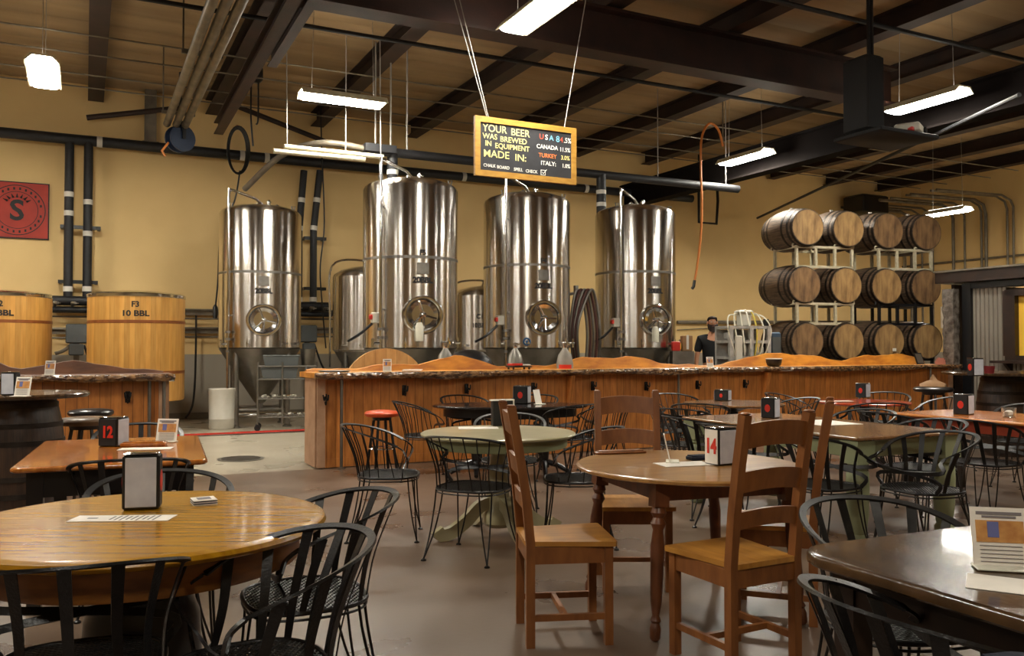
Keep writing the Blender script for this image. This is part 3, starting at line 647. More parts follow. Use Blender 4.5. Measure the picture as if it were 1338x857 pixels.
# ------------------------------------------------------------------ wooden vats
def vat(X, Y, l1, l2, label, rz=.38, R=.72):
    t = thing('wooden_vat', label, 'vat', (X, Y, 0), rz, 'golden wooden vats')
    bb = MB(); bb.lathe([(0,.52),(R-.01,.52),(R,.54),(R,2.15)], 72); o = bb.build('stave_wall', vat_m, t)
    bb = MB(); bb.lathe([(R-.0,2.14),(R+.012,2.15),(R+.014,2.19),(R-.02,2.21),(R-.3,2.25),(0,2.27)], 64); bb.build('steel_lid', chrome, t)
    for z in (1.76, .97):
        bb = MB(); bb.lathe([(R-.002,z-.025),(R+.005,z-.022),(R+.005,z+.022),(R-.002,z+.025)], 72); bb.build('band', vat_band, t)
    text(l1, .12, ink, t, Matrix.Translation((0,0,2.02)), 'vat_number', bend=R+.002, bold=.004)
    text(l2, .12, ink, t, Matrix.Translation((0,0,1.88)), 'vat_volume', bend=R+.002, bold=.004, sx=1.15)
    for i in range(4):
        a = PI/4+i*PI/2; bb = MB(); bb.box(((R-.2)*math.cos(a),(R-.2)*math.sin(a),.26), (.1,.1,.52)); bb.build('leg', steel_dull, t)
    return t
vat(-6.02, 13.75, 'F3', '10 BBL', 'golden wooden vat lettered F3, standing in full view behind the left bar')
vat(-8.06, 13.5, 'F2', '10 BBL', 'golden wooden vat cut off by the left edge of the view', .5)
# ------------------------------------------------------------------ bars
def bar(u0, u1, vf, label, dark=False, posts=(), braces=(), stars=(), hump=None, rightend=False):
    L = u1-u0; t = thing('wooden_bar', label, 'bar', W(u0, vf, 0), TH)
    bb = MB(); bb.box((L/2, .045, .51), (L, .09, 1.0)); bb.build('front_panel', bar_wood, t)
    bb = MB(); bb.box((L/2, .02, .06), (L-.02, .05, .10)); bb.build('skirting', bar_wood, t)
    for x in (0, L):
        bb = MB(); s = -1 if x == 0 else 1
        bb.box((x-s*.0, .27, .515), (.04, .5, 1.0)); bb.box((x-s*.04, -.012, .515), (.09, .03, 1.0)); bb.build('end_panel', bar_side, t)
    bb = MB(); bb.box((L/2, .3, .5), (L-.1, .35, .04)); bb.build('shelf', stool_wood, t)
    # slab with bark front
    n = int(L*14); rnd = random.Random(3 if dark else 5)
    ph = [rnd.uniform(0, 6) for _ in range(5)]
    def wob(x, a): return a*(math.sin(1.7*x+ph[0])+.6*math.sin(4.1*x+ph[1])+.35*math.sin(9.7*x+ph[2]))
    rings = []
    for i in range(n+1):
        x = -.06+(L+.12)*i/n; f = -.14+wob(x,.028); zb = 1.0+.5*wob(x+3,.025)+rnd.uniform(-.006,.006)
        rings.append([(x,f+.02,1.075),(x,.62,1.075),(x,.62,1.015),(x,f+.07,zb+.01)])
    bb = MB(); bb.ring_sweep(rings, smooth=False); top = bb.build('slab_top', slab_dark if dark else slab_m, t)
    rings = []
    for i in range(n*3+1):
        x = -.065+(L+.13)*i/(n*3); f = -.14+wob(x,.028); zb = 1.0+.5*wob(x+3,.025)
        j = lambda: rnd.uniform(-.008,.008)
        rings.append([(x,f+.022,1.08),(x,f-.004+j(),1.068+j()*.5),(x,f-.014+j(),1.045+j()),(x,f+.004+j(),zb+.012+j()),(x,f+.075,zb)])
    bb = MB(); bb.ring_sweep(rings, smooth=False, caps=True); bb.build('bark_edge', bark, top)
    # wavy raised board on the serving side, following the log's outline
    rings = []; m = int(L*10)
    for i in range(m+1):
        x = L*i/m; h = hump(x) if hump else .08
        h = max(.012, h+.012*math.sin(7*x)+.006*math.sin(17*x))
        rings.append([(x,.50,1.07),(x,.52+.1*h,1.075+h),(x,.57+.1*h,1.08+h),(x,.62,1.07)])
    bb = MB(); bb.ring_sweep(rings, smooth=True); bb.build('raised_back_edge', slab_dark if dark else slab_m, t)
    for x in posts:
        bb = MB(); bb.tube([(x,-.07,.0),(x,-.07,1.03)], .018, 10); bb.lathe([(0,0),(.05,0),(.05,.012),(0,.012)], 14, (x,-.07,0)); bb.build('steel_post', steel_dull, t)
    for x in braces:
        bb = MB(); bb.add([(x-.03,0,1.0),(x+.03,0,1.0),(x+.03,0,.62),(x-.03,0,.62),(x-.03,-.12,1.0),(x+.03,-.12,1.0),(x+.03,-.03,.62),(x-.03,-.03,.62)], [(0,1,2,3),(4,7,6,5),(0,4,5,1),(3,2,6,7),(0,3,7,4),(1,5,6,2)]); bb.build('bracket', bar_wood, t)
    for x, z in stars:
        h = MB(); h.rbox((0,-.008,0), (.05,.012,.12), .004); h.tube(bez([(0,-.02,.03),(-.02,-.06,-.01),(-.03,-.05,.05)],4), .009, 6); h.tube(bez([(0,-.02,.03),(.02,-.06,-.01),(.03,-.05,.05)],4), .009, 6); h.tube([(0,-.02,-.03),(0,-.05,-.06),(0,-.06,-.02)], .009, 6)
        o = h.build('coat_hook', black_metal, t, (x,-.0,z))
    return t
def mhump(x):
    def g(c, w, h): return h*math.exp(-((x-c)/w)**2)
    return .02+g(1.9,.5,.15)+g(.9,.3,.05)+g(4.6,.55,.12)+g(3.8,.5,.1)+g(7.15,.6,.17)+g(8.0,.45,.12)+g(9.5,.8,.13)+g(10.3,.5,.08)
uxs = lambda px: onv(px, 500, 9.5)[0]-2.34
bar(2.34, 13.0, 9.58, 'long honey coloured pine bar with a bark edged slab top, before the tanks', False, [uxs(447), uxs(887), uxs(1216)], [uxs(747), uxs(1003)],
    [(uxs(427),.78),(uxs(531),.86),(uxs(613),.86),(uxs(700),.86),(uxs(778),.86),(uxs(848),.84),(uxs(915),.84),(uxs(977),.84)], mhump)
def lhump(x):
    def g(c, w, h): return h*math.exp(-((x-c)/w)**2)
    return .015+g(3.95,.33,.2)+g(4.95,.42,.12)+g(2.4,.6,.1)
lx = lambda px: onv(px, 500, 9.82)[0]+5.0
bar(-5.0, .8, 9.9, 'shorter darker pine board bar at the left, in front of the wooden vats', True, [lx(196), lx(215)], [], [(lx(168),.84),(lx(60),.84)], lhump)
# items on the long bar
def uvz(px, v): return onv(px, 480, v)[0]
def tent(label, X, Y, z, rz=0, w=.12, h=.16, group='table tent cards', side=1, pic=True):
    t = thing('tent_card', label, 'card', (X, Y, z), rz, group)
    M = Matrix.Rotation(-.22, 4, 'X')
    bb = MB(); bb.box((0, 0, h/2), (w, .004, h), M=M); bb.build('card', paper, t)
    bb = MB(); bb.rbox((0, -.012 if side > 0 else .0, .004), (w+.006, .07, .006), .002); bb.build('foot', tube_w, t)
    if pic:
        bb = MB(); bb.box((0, -.003, h*.6), (w*.84, .003, h*.36), M=M); bb.build('picture', photo_o, t)
        bb = MB(); bb.box((-w*.12, -.0045, h*.63), (w*.2, .003, h*.26), M=M); bb.build('picture_detail', photo_b, t)
        bb = MB(); bb.box((0, -.003, h*.9), (w*.8, .003, h*.05), M=M); bb.box((0, -.003, h*.84), (w*.6, .003, h*.035), M=M)
        for i in range(5): bb.box((0, -.003, h*(.36-.065*i)), (w*.74, .003, h*.012), M=M)
        bb.build('print', print_m, t)
    return t
def on_bar(px, v, ): u = onv(px, 480, v)[0]; return W(u, v, 1.077)
for (px, v, lab) in ((506, 9.62, 'small white card standing on the left end of the long bar'), (928, 9.68, 'small white card standing on the long bar below the bearded man')):
    q = on_bar(px, v); tent(lab, q.x, q.y, 1.079, .1, .1, .15)
u = onv(65, 480, 9.95)[0]; q = W(u, 9.95); tent('small white card standing on the left bar', q.x, q.y, 1.079, .1, .1, .15)
# round board resting behind the bar
q = W(uvz(505, 10.02), 10.02, 0); t = thing('round_barrel_lid', 'half hidden round pale plank lid leaning behind the left end of the long bar', 'lid', (q.x-.06, q.y+.33, 0), TH)
bb = MB(); n = 48; out = [(.56*math.cos(2*PI*i/n), .56*math.sin(2*PI*i/n)) for i in range(n)]
lidw = planks(mat('pale_lid_boards', (214,170,110), .5, 0, (192,146,88), 5, (3,3,.8)), 'X', .14, .6, .03)
bb.prism(out, -.02, .02, M=Matrix.Translation((0,0,.79)) @ Matrix.Rotation(PI/2,4,'X')); bb.build('plank_disc', lidw, t)
bb = MB(); bb.box((0,.05,.5), (.9,.05,.08)); bb.build('batten', stool_wood, t)
for s in (-.25,.25):
    bb = MB(); bb.box((s,.06,.27), (.08,.1,.54)); bb.build('rest_block', stool_wood, t)
# tray with red book
q = on_bar(678, 9.9); t = thing('serving_tray', 'small dark tray with short feet on the long bar below the tank marked F4', 'tray', (q.x, q.y, 1.077), TH+.1)
bb = MB(); bb.rbox((0,0,.035), (.30,.18,.018), .006)
for a in (-.12,.12):
    for c in (-.06,.06): bb.box((a,c,.014), (.02,.02,.028))
bb.build('tray', dark_wood, t)
t = thing('red_book', 'red and white folded booklet lying on the small dark tray', 'book', (q.x, q.y, 1.122), TH+.1)
bb = MB(); bb.rbox((-.06,0,.018), (.16,.13,.03), .006); bb.build('cover', red_m, t); bb = MB(); bb.rbox((.08,0,.012), (.13,.12,.016), .004); bb.build('pages', paper, t)
q = on_bar(1011, 9.72); t = thing('black_bowl', 'black bowl with a pale rim on the long bar left of the barrels', 'bowl', (q.x, q.y, 1.077))
bb = MB(); bb.lathe([(.0,0),(.07,0),(.10,.02),(.115,.07),(.118,.11),(.1,.11),(.09,.05),(0,.03)], 28); bb.build('bowl', blackpl, t)
bb = MB(); bb.lathe([(.096,.108),(.122,.108),(.124,.118),(.1,.122)], 28); bb.build('rim', tape_white, t)
q = on_bar(437, 9.85); t = thing('metal_tray', 'thin dark metal tray lying at the left end of the long bar', 'tray', (q.x, q.y, 1.077), TH)
bb = MB(); bb.lathe([(0,0),(.16,0),(.19,.012),(.185,.016),(.15,.006),(0,.006)], 28); bb.build('tray', steel_dull, t)
q = on_bar(540, 9.75); t = thing('folded_papers', 'small pile of white papers on the long bar beside the round lid', 'paper', (q.x-.02, q.y, 1.077), TH)
for i in range(3): bb = MB(); bb.box((.01*i,.005*i,.004+.007*i), (.2,.13,.006), .1*i); bb.build('sheet', paper, t)
# ------------------------------------------------------------------ barrels and racks
TB = math.radians(15); B0 = Vector((5.14, 14.90, 0)); BSC = 1.1
def BW(x, y, z):
    x *= BSC; y *= BSC; z = EYE+(z-EYE)*BSC
    return Vector((B0.x+x*math.cos(TB)-y*math.sin(TB), B0.y+x*math.sin(TB)+y*math.cos(TB), z))
def make_barrel(loc, label, hm, group='oak barrels in the stack', bung=False):
    t = thing('oak_barrel', label, 'barrel', loc, TB, group); t.scale = (BSC,)*3
    R, Rh, L = .345, .285, .90
    prof = [(Rh+(R-Rh)*(1-((2*i/14-1)**2)**1.0), L*i/14) for i in range(15)]
    M = Matrix.Rotation(-PI/2, 4, 'X')
    bb = MB(); bb.lathe([(Rh-.03,.0)]+prof+[(Rh-.03,L)], 40, M=M); s = bb.build('stave_body', barrel_side, t)
    for (yy, nm) in ((.028, 'head'), (L-.028, 'back_head')):
        n = 40; out = [((Rh-.012)*math.cos(2*PI*i/n), (Rh-.012)*math.sin(2*PI*i/n)) for i in range(n)]
        bb = MB(); bb.prism(out, -.01, .01, M=Matrix.Translation((0,yy-(.022 if yy<.1 else -.022),0)) @ M); bb.build(nm, hm, t)
    for y0 in (.025, .11, .24, L-.24, L-.11, L-.025):
        def rr(y): return Rh+(R-Rh)*(1-(2*y/L-1)**2)
        bb = MB(); bb.lathe([(rr(y0-.02)-.002,y0-.02),(rr(y0-.02)+.004,y0-.02),(rr(y0+.02)+.004,y0+.02),(rr(y0+.02)-.002,y0+.02)], 40, M=M); bb.build('hoop', hoop_m, t)
    if bung:
        bb = MB(); bb.lathe([(0,0),(.025,0),(.03,.03),(0,.035)], 12, (0,L/2,R-.005)); bb.build('bung', tape_white, t)
    return t
cols = ['leftmost', 'second from left', 'third from left', 'rightmost']
rows = [(.475, 'floor row, hidden low'), (1.46, 'lowest visible row'), (2.36, 'middle row'), (3.27, 'top row')]
PB = {}
for ri, (z, rn) in enumerate(rows):
    for ci in range(4):
        hm = head_m2 if (ri, ci) in ((2,0),(2,3),(3,2),(3,3),(1,0)) else head_m
        key = (hm.name, ri == 3)
        lab = 'oak barrel in the %s of the stack, %s' % (rn, cols[ci])
        loc = BW(.765*ci+(.02 if ri == 3 else 0)+(.02 if ri == 1 and ci > 1 else 0), (.06 if ri == 2 else 0)+.02*ci*(ri % 2), z)
        rz = TB + (.03 if ri == 3 and ci == 0 else 0)
        if key in PB: o = dup(PB[key], loc, rz, lab)
        else: o = make_barrel(loc, lab, hm, bung=(ri == 3)); PB[key] = o
q = BW(.765*2+.02, .0, 1.46); bb = MB(); bb.box((0.06,-.008,-.15), (.075,.006,.055)); st = bb.build('sticker', paper, None, q, TB)
tag(st, 'small white sticker on the head of the lowest visible row barrel, third from left', 'sticker')
def make_rack(x0, zt, m, label):
    """steel rack between two rows: zt = top of frame; carries two barrels"""
    t = thing('barrel_rack', label, 'rack', BW(x0, .12, zt-.36), TB, 'steel barrel racks'); t.scale = (BSC,)*3
    w, h, D = 1.06, .34, .62; r = .022
    for y in (0, D):
        bb = MB()
        bb.box((w/2,y,r), (w,.04,.04)); bb.box((w/2,y,h), (w,.04,.04))
        for x in (.02, .37, .72, w-.02): bb.box((x,y,h/2), (.04,.04,h))
        bb.build('end_frame', m, t)
    for x in (.02, w-.02, .37, .72):
        bb = MB(); bb.box((x,D/2,h), (.035,D,.035)); bb.build('side_rail', m, t)
    for x in (.13, .895):
        for y in (0, D):
            for s in (-1,):
                bb = MB()
                bb.tube([(x+.2*math.cos(a), y, h-.13+.2*math.sin(a)+.0) for a in [PI*(1.25+.5*i/8) for i in range(9)]], .0, 4) if False else None
                for q_ in (-.13, .13):
                    bb.tube(bez([(x+q_-.05,y,h),(x+q_-.04,y,h+.045),(x+q_+.04,y,h+.045),(x+q_+.05,y,h)],4), .013, 6)
                bb.build('cradle', m, t)
    return t
def rackset(zt, ms, nm):
    make_rack(-.13, zt, ms[0], '%s steel rack %s, under the two left barrels' % (('cream' if ms[0] is rack_white else 'black'), nm))
    make_rack(1.40, zt, ms[1], '%s steel rack %s, under the two right barrels' % (('cream' if ms[1] is rack_white else 'black'), nm))
rackset(2.99, (rack_white, rack_white), 'between the top and middle rows')
rackset(2.08, (rack_white, rack_black), 'between the middle and lowest visible rows')
rackset(1.18, (rack_black, rack_black), 'hidden low behind the bar')

# ------------------------------------------------------------------ corrugated booth, right
UB = 13.36
t = thing('corrugated_booth', 'corrugated steel clad serving booth with a window at the right edge', 'booth', W(UB, 9.79, 0), TH-PI/2)
# local x = towards the viewer along the wall face (room -v), local -y = outward (room -u)
def corrugate(x0, x1, z0, z1, name):
    n = int((x1-x0)/.0125); rings = []
    prof = [(x0+(x1-x0)*i/n, .012*math.sin(2*PI*(x0+(x1-x0)*i/n)/.076)) for i in range(n+1)]
    bb = MB(); bb.ring_sweep([[(x,y-.0,z0),(x,y,z1),(x,.03,z1),(x,.03,z0)] for x, y in prof], smooth=True); return bb.build(name, corr, t)
corrugate(.36, .93, .0, 2.45, 'corrugated_wall'); corrugate(.93, 3.3, .0, 1.14, 'corrugated_wall')
bb = MB(); bb.box((.29,.0,1.22), (.16,.14,2.44)); bb.build('corner_post', blackpl, t)
bb = MB(); bb.box((1.8,.0,2.40), (3.1,.13,.10)); bb.build('header_beam', blackpl, t)
bb = MB(); bb.box((1.6,.75,2.56), (3.6,1.9,.2)); bb.build('flat_roof', dark_wood, t)
bb = MB(); bb.box((1.6,-.215,2.66), (3.62,.04,.03)); bb.build('roof_edge_trim', galv, t)
bb = MB(); bb.box((1.02,.0,1.75), (.2,.12,1.05)); bb.box((2.1,0,2.24), (2.3,.12,.1)); bb.box((2.1,0,1.19),(2.3,.12,.08)); bb.box((3.2,0,1.75),(.12,.12,1.05)); bb.build('window_frame', dark_wood, t)
bb = MB(); bb.box((2.1,.06,1.7), (2.0,.03,1.0)); bb.build('yellow_panel', yellow_p, t)
bb = MB(); bb.box((1.9,-.17,1.13), (2.1,.26,.04)); bb.add([(1.0,0,1.11),(1.05,0,1.11),(1.05,0,.95),(1.0,0,.95),(1.0,-.2,1.11),(1.05,-.2,1.11),(1.05,-.03,.95),(1.0,-.03,.95)], [(0,1,2,3),(4,7,6,5),(0,4,5,1),(3,2,6,7),(0,3,7,4),(1,5,6,2)]); bb.build('counter_shelf', dark_wood, t)
bb = MB(); bb.box((-.01,1.0,1.22), (.05,2.0,2.44)); bb.build('back_wall_panel', purlin_m, t)
t2 = thing('wrapped_pallet', 'plastic wrapped tall bundle beside the corrugated booth', 'bundle', W(13.17, 9.70, 0), TH)
bb = MB(); rr = random.Random(2); rings = []
for i in range(22):
    z = .9+1.45*i/21; rings.append([(.08*(1+rr.uniform(-.1,.1))*sx_+rr.uniform(-.01,.01), .10*(1+rr.uniform(-.1,.1))*sy_, z) for sx_, sy_ in ((1,1),(.2,1.1),(-1,1),(-1.1,0),(-1,-1),(.2,-1.1),(1,-1),(1.1,0))])
bb.ring_sweep(rings, smooth=False); bb.build('wrapped_stack', wrap, t2)
bb = MB(); bb.box((0,0,.45), (.18,.24,.9)); bb.build('base_crate', dark_wood, t2)
# clutter at the end of the bar by the booth
q = W(12.75, 9.9, 1.077)
t = thing('tablet_screen', 'dark framed tablet leaning at the right end of the long bar', 'tablet', (q.x-.06, q.y, 1.077), TH)
bb = MB(); bb.box((0,0,.1), (.18,.015,.2), M=Matrix.Rotation(-.35,4,'X')); bb.build('frame', blackpl, t); bb = MB(); bb.box((0,-.01,.1), (.14,.004,.16), M=Matrix.Rotation(-.35,4,'X')); bb.build('screen', glass if False else steel_dull, t)
q = W(12.45, 10.0); 
q2 = W(12.95, 9.72)
t = thing('menu_bundle', 'fan of reddish printed menus at the right end of the long bar', 'menu', (q2.x+.0, q2.y, 1.077), TH)
pinkp = mat('pink_menu', (196,130,116), .6)
for i in range(4): bb = MB(); bb.box((.03*i-.05,.012*i,.05), (.2,.005,.1), M=Matrix.Rotation(.25*i-.3,4,'Y')); bb.build('menu', pinkp, t)
# ------------------------------------------------------------------ machinery behind the bar
q = Vector((3.70, 13.75, 0)); t = thing('canning_machine', 'grey framed filling machine with white looping tubes, standing left of the barrels', 'machine', q, .25)
for x in (-.33, .02, .33):
    for y in (-.22, .22):
        bb = MB(); bb.box((x,y,.85), (.06,.06,1.7)); bb.build('frame_post', alu, t)
for z in (.15, .95, 1.2, 1.45, 1.68):
    bb = MB(); bb.box((0,0,z), (.72,.48,.045)); bb.build('shelf_plate', alu, t)
rr = random.Random(5)
for i in range(12):
    bb = MB(); x = -.26+.1*(i%6); z = 1.02 if i < 6 else 1.28
    bb.lathe([(0,0),(.035,0),(.035,.08),(.02,.1),(.02,.14),(0,.14)], 12, (x,-.16,z)); bb.build('fill_valve', white_pl if i%3 else chrome, t)
for i in range(7):
    bb = MB(); x = -.3+.1*i; bb.tube(bez([(x*.35,0,1.88),(x,-.1,1.95-.03*abs(i-3)),(x*1.25,-.22,1.65),(x*1.0,-.24,1.35),(x*.8,-.2,1.2)]), .012, 6); bb.build('tube', yellow_h if i in (4,) else tube_w, t)
for i in range(10):
    bb = MB(); bb.rbox((-.26+.058*i, rr.uniform(-.1,.12), rr.choice((1.06,1.32,1.55))), (.05,.12,rr.uniform(.08,.16)), .01); bb.build('valve_block', (alu, white_pl, chrome, greypl)[i%4], t)
bb = MB(); bb.box((0,.2,1.2), (.64,.02,.9)); bb.build('back_plate', alu, t)
bb = MB(); bb.rbox((0.02,0,1.8), (.18,.16,.2), .02); bb.rbox((0.02,0,1.93), (.26,.2,.06), .03); bb.build('manifold_head', white_pl, t)
bb = MB(); bb.rbox((-.2,-.23,1.3), (.12,.05,.5), .02); bb.build('side_cover', white_pl, t)
bb = MB(); bb.tube(bez([(-.1,-.26,1.06),(.1,-.34,1.1),(.26,-.33,1.14),(.3,-.34,1.02),(.42,-.34,1.0)]), .022, 8); bb.build('drain_hose', white_pl, t)
t = thing('steel_column', 'slim dark post standing right of the filling machine', 'post', (4.12, 13.9, 0)); bb = MB(); bb.tube([(0,0,0.01),(0,0,1.82)], .045, 14); bb.build('tube', blackpl, t); bb = MB(); bb.lathe([(0,0),(.1,0),(.1,.015),(0,.015)],16); bb.build('base_plate', steel_dull, t)
t = thing('blue_cabinet', 'blue cabinet standing between the filling machine and the barrels', 'cabinet', (4.28, 14.12, 0), .2); bb = MB(); bb.rbox((0,0,.81), (.17,.3,1.6), .02); bb.build('body', mat('faded_blue_paint', (52,72,92), .6), t)
bb = MB(); bb.box((0,-.155,.83), (.15,.01,1.4)); bb.build('door', greypl, t)
q = at(898, 465, 1.2); t = thing('cardboard_box', 'brown cardboard box standing behind the bar left of the bearded man', 'box', (2.95, 14.5, 0)); bb = MB(); bb.rbox((0,0,1.43), (.17,.2,.26), .008); bb.build('carton', box_brown, t)
bb = MB(); bb.box((0,-.102,1.45),(.04,.002,.24)); bb.build('tape', tape_white, t)
bb = MB(); bb.box((-.08,0,.65), (.36,.3,1.3)); bb.build('stand', steel_dull, t)
t = thing('red_box', 'small red box standing next to the brown cardboard box', 'box', (2.76, 14.45, 1.301)); bb = MB(); bb.rbox((0,0,.08), (.13,.14,.16), .01); bb.build('body', red_m, t); bb = MB(); bb.box((.07,0,.08),(.02,.12,.1)); bb.build('side_label', yellow_p, t)
# white drum and cart
p = at(293, 559, 0); t = thing('white_drum', 'tall white plastic drum on the brewery floor in front of the leftmost tall tank', 'drum', (p.x, p.y-.1, 0))
bb = MB(); bb.lathe([(0,0),(.19,0),(.205,.02),(.205,.16),(.21,.17),(.205,.18),(.212,.62),(.22,.64),(.22,.67),(.2,.68),(.19,.4),(0,.36)], 36); bb.build('drum', white_pl, t)
p = Vector((-3.77, 14.42, 0)); t = thing('utility_cart', 'wire shelf cart with grey trays, standing right of the cone of the leftmost tank', 'cart', (p.x+.03, p.y-.12, 0), .25)
w, d = .94, .42
for x in (-w/2, -.16*0-.08, w/2):
    for y in (-d/2, d/2):
        if x == -.08 and y > 0: continue
        bb = MB(); bb.tube([(x,y,.1),(x,y,1.12 if x else 1.1)], .014, 8); bb.build('upright', steel_dull, t)
for z in (.22, .52, .84, 1.05):
    bb = MB(); bb.tube([(-w/2,-d/2,z),(w/2,-d/2,z),(w/2,d/2,z),(-w/2,d/2,z)], .012, 8, True)
    for i in range(14): x = -w/2+w*i/13; bb.tube([(x,-d/2,z),(x,d/2,z)], .004, 4)
    bb.build('wire_shelf', steel_dull, t)
for x in (-w/2, w/2):
    for y in (-d/2, d/2):
        bb = MB(); bb.lathe([(0,-.015),(.05,-.015),(.05,.015),(0,.015)], 16, M=Matrix.Translation((x,y,.05)) @ Matrix.Rotation(PI/2,4,'X')); bb.box((x,y,.09),(.03,.04,.03)); bb.build('caster', blackpl, t)
c = (p.x+.03, p.y-.12)
def oncart(dx, dy, z): return (c[0]+dx*math.cos(.25)-dy*math.sin(.25), c[1]+dx*math.sin(.25)+dy*math.cos(.25), z)
for (dx, z, lab) in ((-.1, 1.064, 'grey plastic tray on the top shelf of the cart'), (-.13, .854, 'grey plastic tray on the second shelf of the cart')):
    t = thing('plastic_tray', lab, 'tray', oncart(dx, 0, z), .25, 'grey trays on the cart')
    bb = MB(); bb.add([(-.26,-.17,0),(.26,-.17,0),(.26,.17,0),(-.26,.17,0),(-.29,-.19,.16),(.29,-.19,.16),(.29,.19,.16),(-.29,.19,.16),(-.28,-.18,.16),(.28,-.18,.16),(.28,.18,.16),(-.28,.18,.16),(-.25,-.16,.015),(.25,-.16,.015),(.25,.16,.015),(-.25,.16,.015)],
        [(0,3,2,1),(0,1,5,4),(1,2,6,5),(2,3,7,6),(3,0,4,7),(4,5,9,8),(5,6,10,9),(6,7,11,10),(7,4,8,11),(8,9,13,12),(9,10,14,13),(10,11,15,14),(11,8,12,15),(12,13,14,15)]); bb.build('tub', greypl, t)
    bb = MB(); bb.tube([(-.29,-.19,.16),(.29,-.19,.16),(.29,.19,.16),(-.29,.19,.16)], .012, 6, True); bb.build('rim', greypl, t)
t = thing('steel_pot', 'steel pot on the right end of the top cart shelf', 'pot', oncart(.33, 0, 1.064), 0); bb = MB(); bb.lathe([(0,0),(.1,0),(.13,.26),(.14,.27),(.125,.27),(.095,.02),(0,.02)], 28); bb.build('pot', steel_dull, t)
for (dx, z, lab) in ((-.15,.534,'pile of small steel fittings on the third shelf of the cart'),(.1,.234,'row of small steel fittings on the bottom shelf of the cart')):
    t = thing('steel_fittings', lab, 'fittings', oncart(dx, 0, z), .25); rr = random.Random(1)
    for i in range(7):
        bb = MB(); bb.tube([(-.25+.08*i,rr.uniform(-.1,.05),.022),(-.2+.08*i,rr.uniform(-.1,.1),.03)], .02, 8); bb.build('fitting', chrome if i%2 else white_pl, t)
for i, (x0, x1) in enumerate(((.3,.42),(.36,.47))):
    q = Vector(oncart(x0,-.1,1.03)); bb = MB(); bb.tube(bez([(0,0,0),(.04,-.15,-.3),(.12,-.16,-.62),(.05+.05*i,-.14,-.9)]), .014, 6); tag(bb.build('loose_hose', greypl, None, q), 'thin grey hose looping off the right side of the cart, %s one' % ('inner','outer')[i], 'hose')
q = at(250, 548, 0)
t = thing('floor_pipe', 'steel pipe run low along the floor behind the white drum', 'pipe', (-5.2, 15.2, .16), .2); bb = MB(); bb.tube([(0,0,0),(2.2,0,0)], .045, 10); bb.build('pipe', steel, t)
for x in (.2, 1.1, 2.0): bb = MB(); bb.box((x,0,-.1), (.05,.06,.12)); bb.build('foot', steel_dull, t)
# ------------------------------------------------------------------ chalkboard
a = Vector((-.415, 9.45)); t = thing('chalkboard_sign', 'hanging chalkboard in a yellow wooden frame listing equipment countries', 'sign', (.165, 9.74, 3.60), TH)
Wd, Hh = 1.30, .665
bb = MB(); bb.box((0,0,0), (Wd-.06,.02,Hh-.06)); bb.build('slate', board_m, t)
for (x, z, w_, h_) in ((0,Hh/2-.032,Wd,.065),(0,-Hh/2+.032,Wd,.065),(-Wd/2+.032,0,.065,Hh-.13),(Wd/2-.032,0,.065,Hh-.13)):
    bb = MB(); bb.box((x,0,z), (w_,.045,h_)); bb.build('frame_rail', board_frame, t)
def ct(s, x, z, size, m, sx=1.0): 
    o = text(s, size, m, t, Matrix.Translation((x,-.012,z)) @ UP, 'chalk_writing', bold=.0006, sx=sx); return o
ct('YOUR', -.405, .205, .115, ch_y, .95); ct('BEER', -.085, .195, .115, ch_y, .98)
ct('WAS', -.465, .115, .085, ch_y, .98); ct('BREWED', -.17, .10, .088, ch_y, .98); ct('IN', -.485, .035, .082, ch_y, .98); ct('EQUIPMENT', -.185, .02, .082, ch_y, .98)
ct('MADE', -.385, -.08, .115, ch_y, 1.05); ct('IN:', -.08, -.09, .11, ch_y, 1.08)
ct('CHALK', -.47, -.212, .05, ch_w, .93); ct('BOARD', -.30, -.218, .05, ch_w, .93); ct('SPELL', -.11, -.224, .05, ch_w, .93); ct('CHECK', .06, -.229, .05, ch_w, .93)
ct('U', .19, .185, .085, ch_r); ct('S', .255, .183, .085, ch_w); ct('A', .32, .181, .085, ch_b); ct('8', .405, .178, .1, ch_b); ct('4', .455, .176, .09, ch_r, .9); ct('.5%', .535, .174, .085, ch_w, .85)
ct('CANADA', .265, .07, .07, ch_w, .95); ct('11.5%', .5, .062, .07, ch_w, .85)
ct('TURKEY', .27, -.03, .068, ch_o, .95); ct('3.0%', .505, -.032, .07, ch_y, .9)
ct('ITALY:', .28, -.118, .068, ch_w, 1.05); ct('1.0%', .515, -.125, .065, ch_w, .9)
bb = MB()
for (x, z, w_, h_) in ((.21,-.20,.06,.007),(.21,-.255,.06,.007),(.182,-.228,.007,.06),(.238,-.228,.007,.06)): bb.box((x,-.0125,z), (w_,.003,h_))
bb.tube([(.195,-.0135,-.22),(.21,-.0135,-.24),(.255,-.0135,-.19)], .004, 5); bb.build('tick_box', ch_w, t)
for s, dx in ((-1,-.2),(-1,-.17),(1,.12)):
    bb = MB(); bb.tube([(s*.5+(.02 if dx==-.17 else 0),0,Hh/2),(s*.5+dx*3.1,0,ZR-3.60-.25)], .006, 6); bb.build('hanging_cord', rope, t)
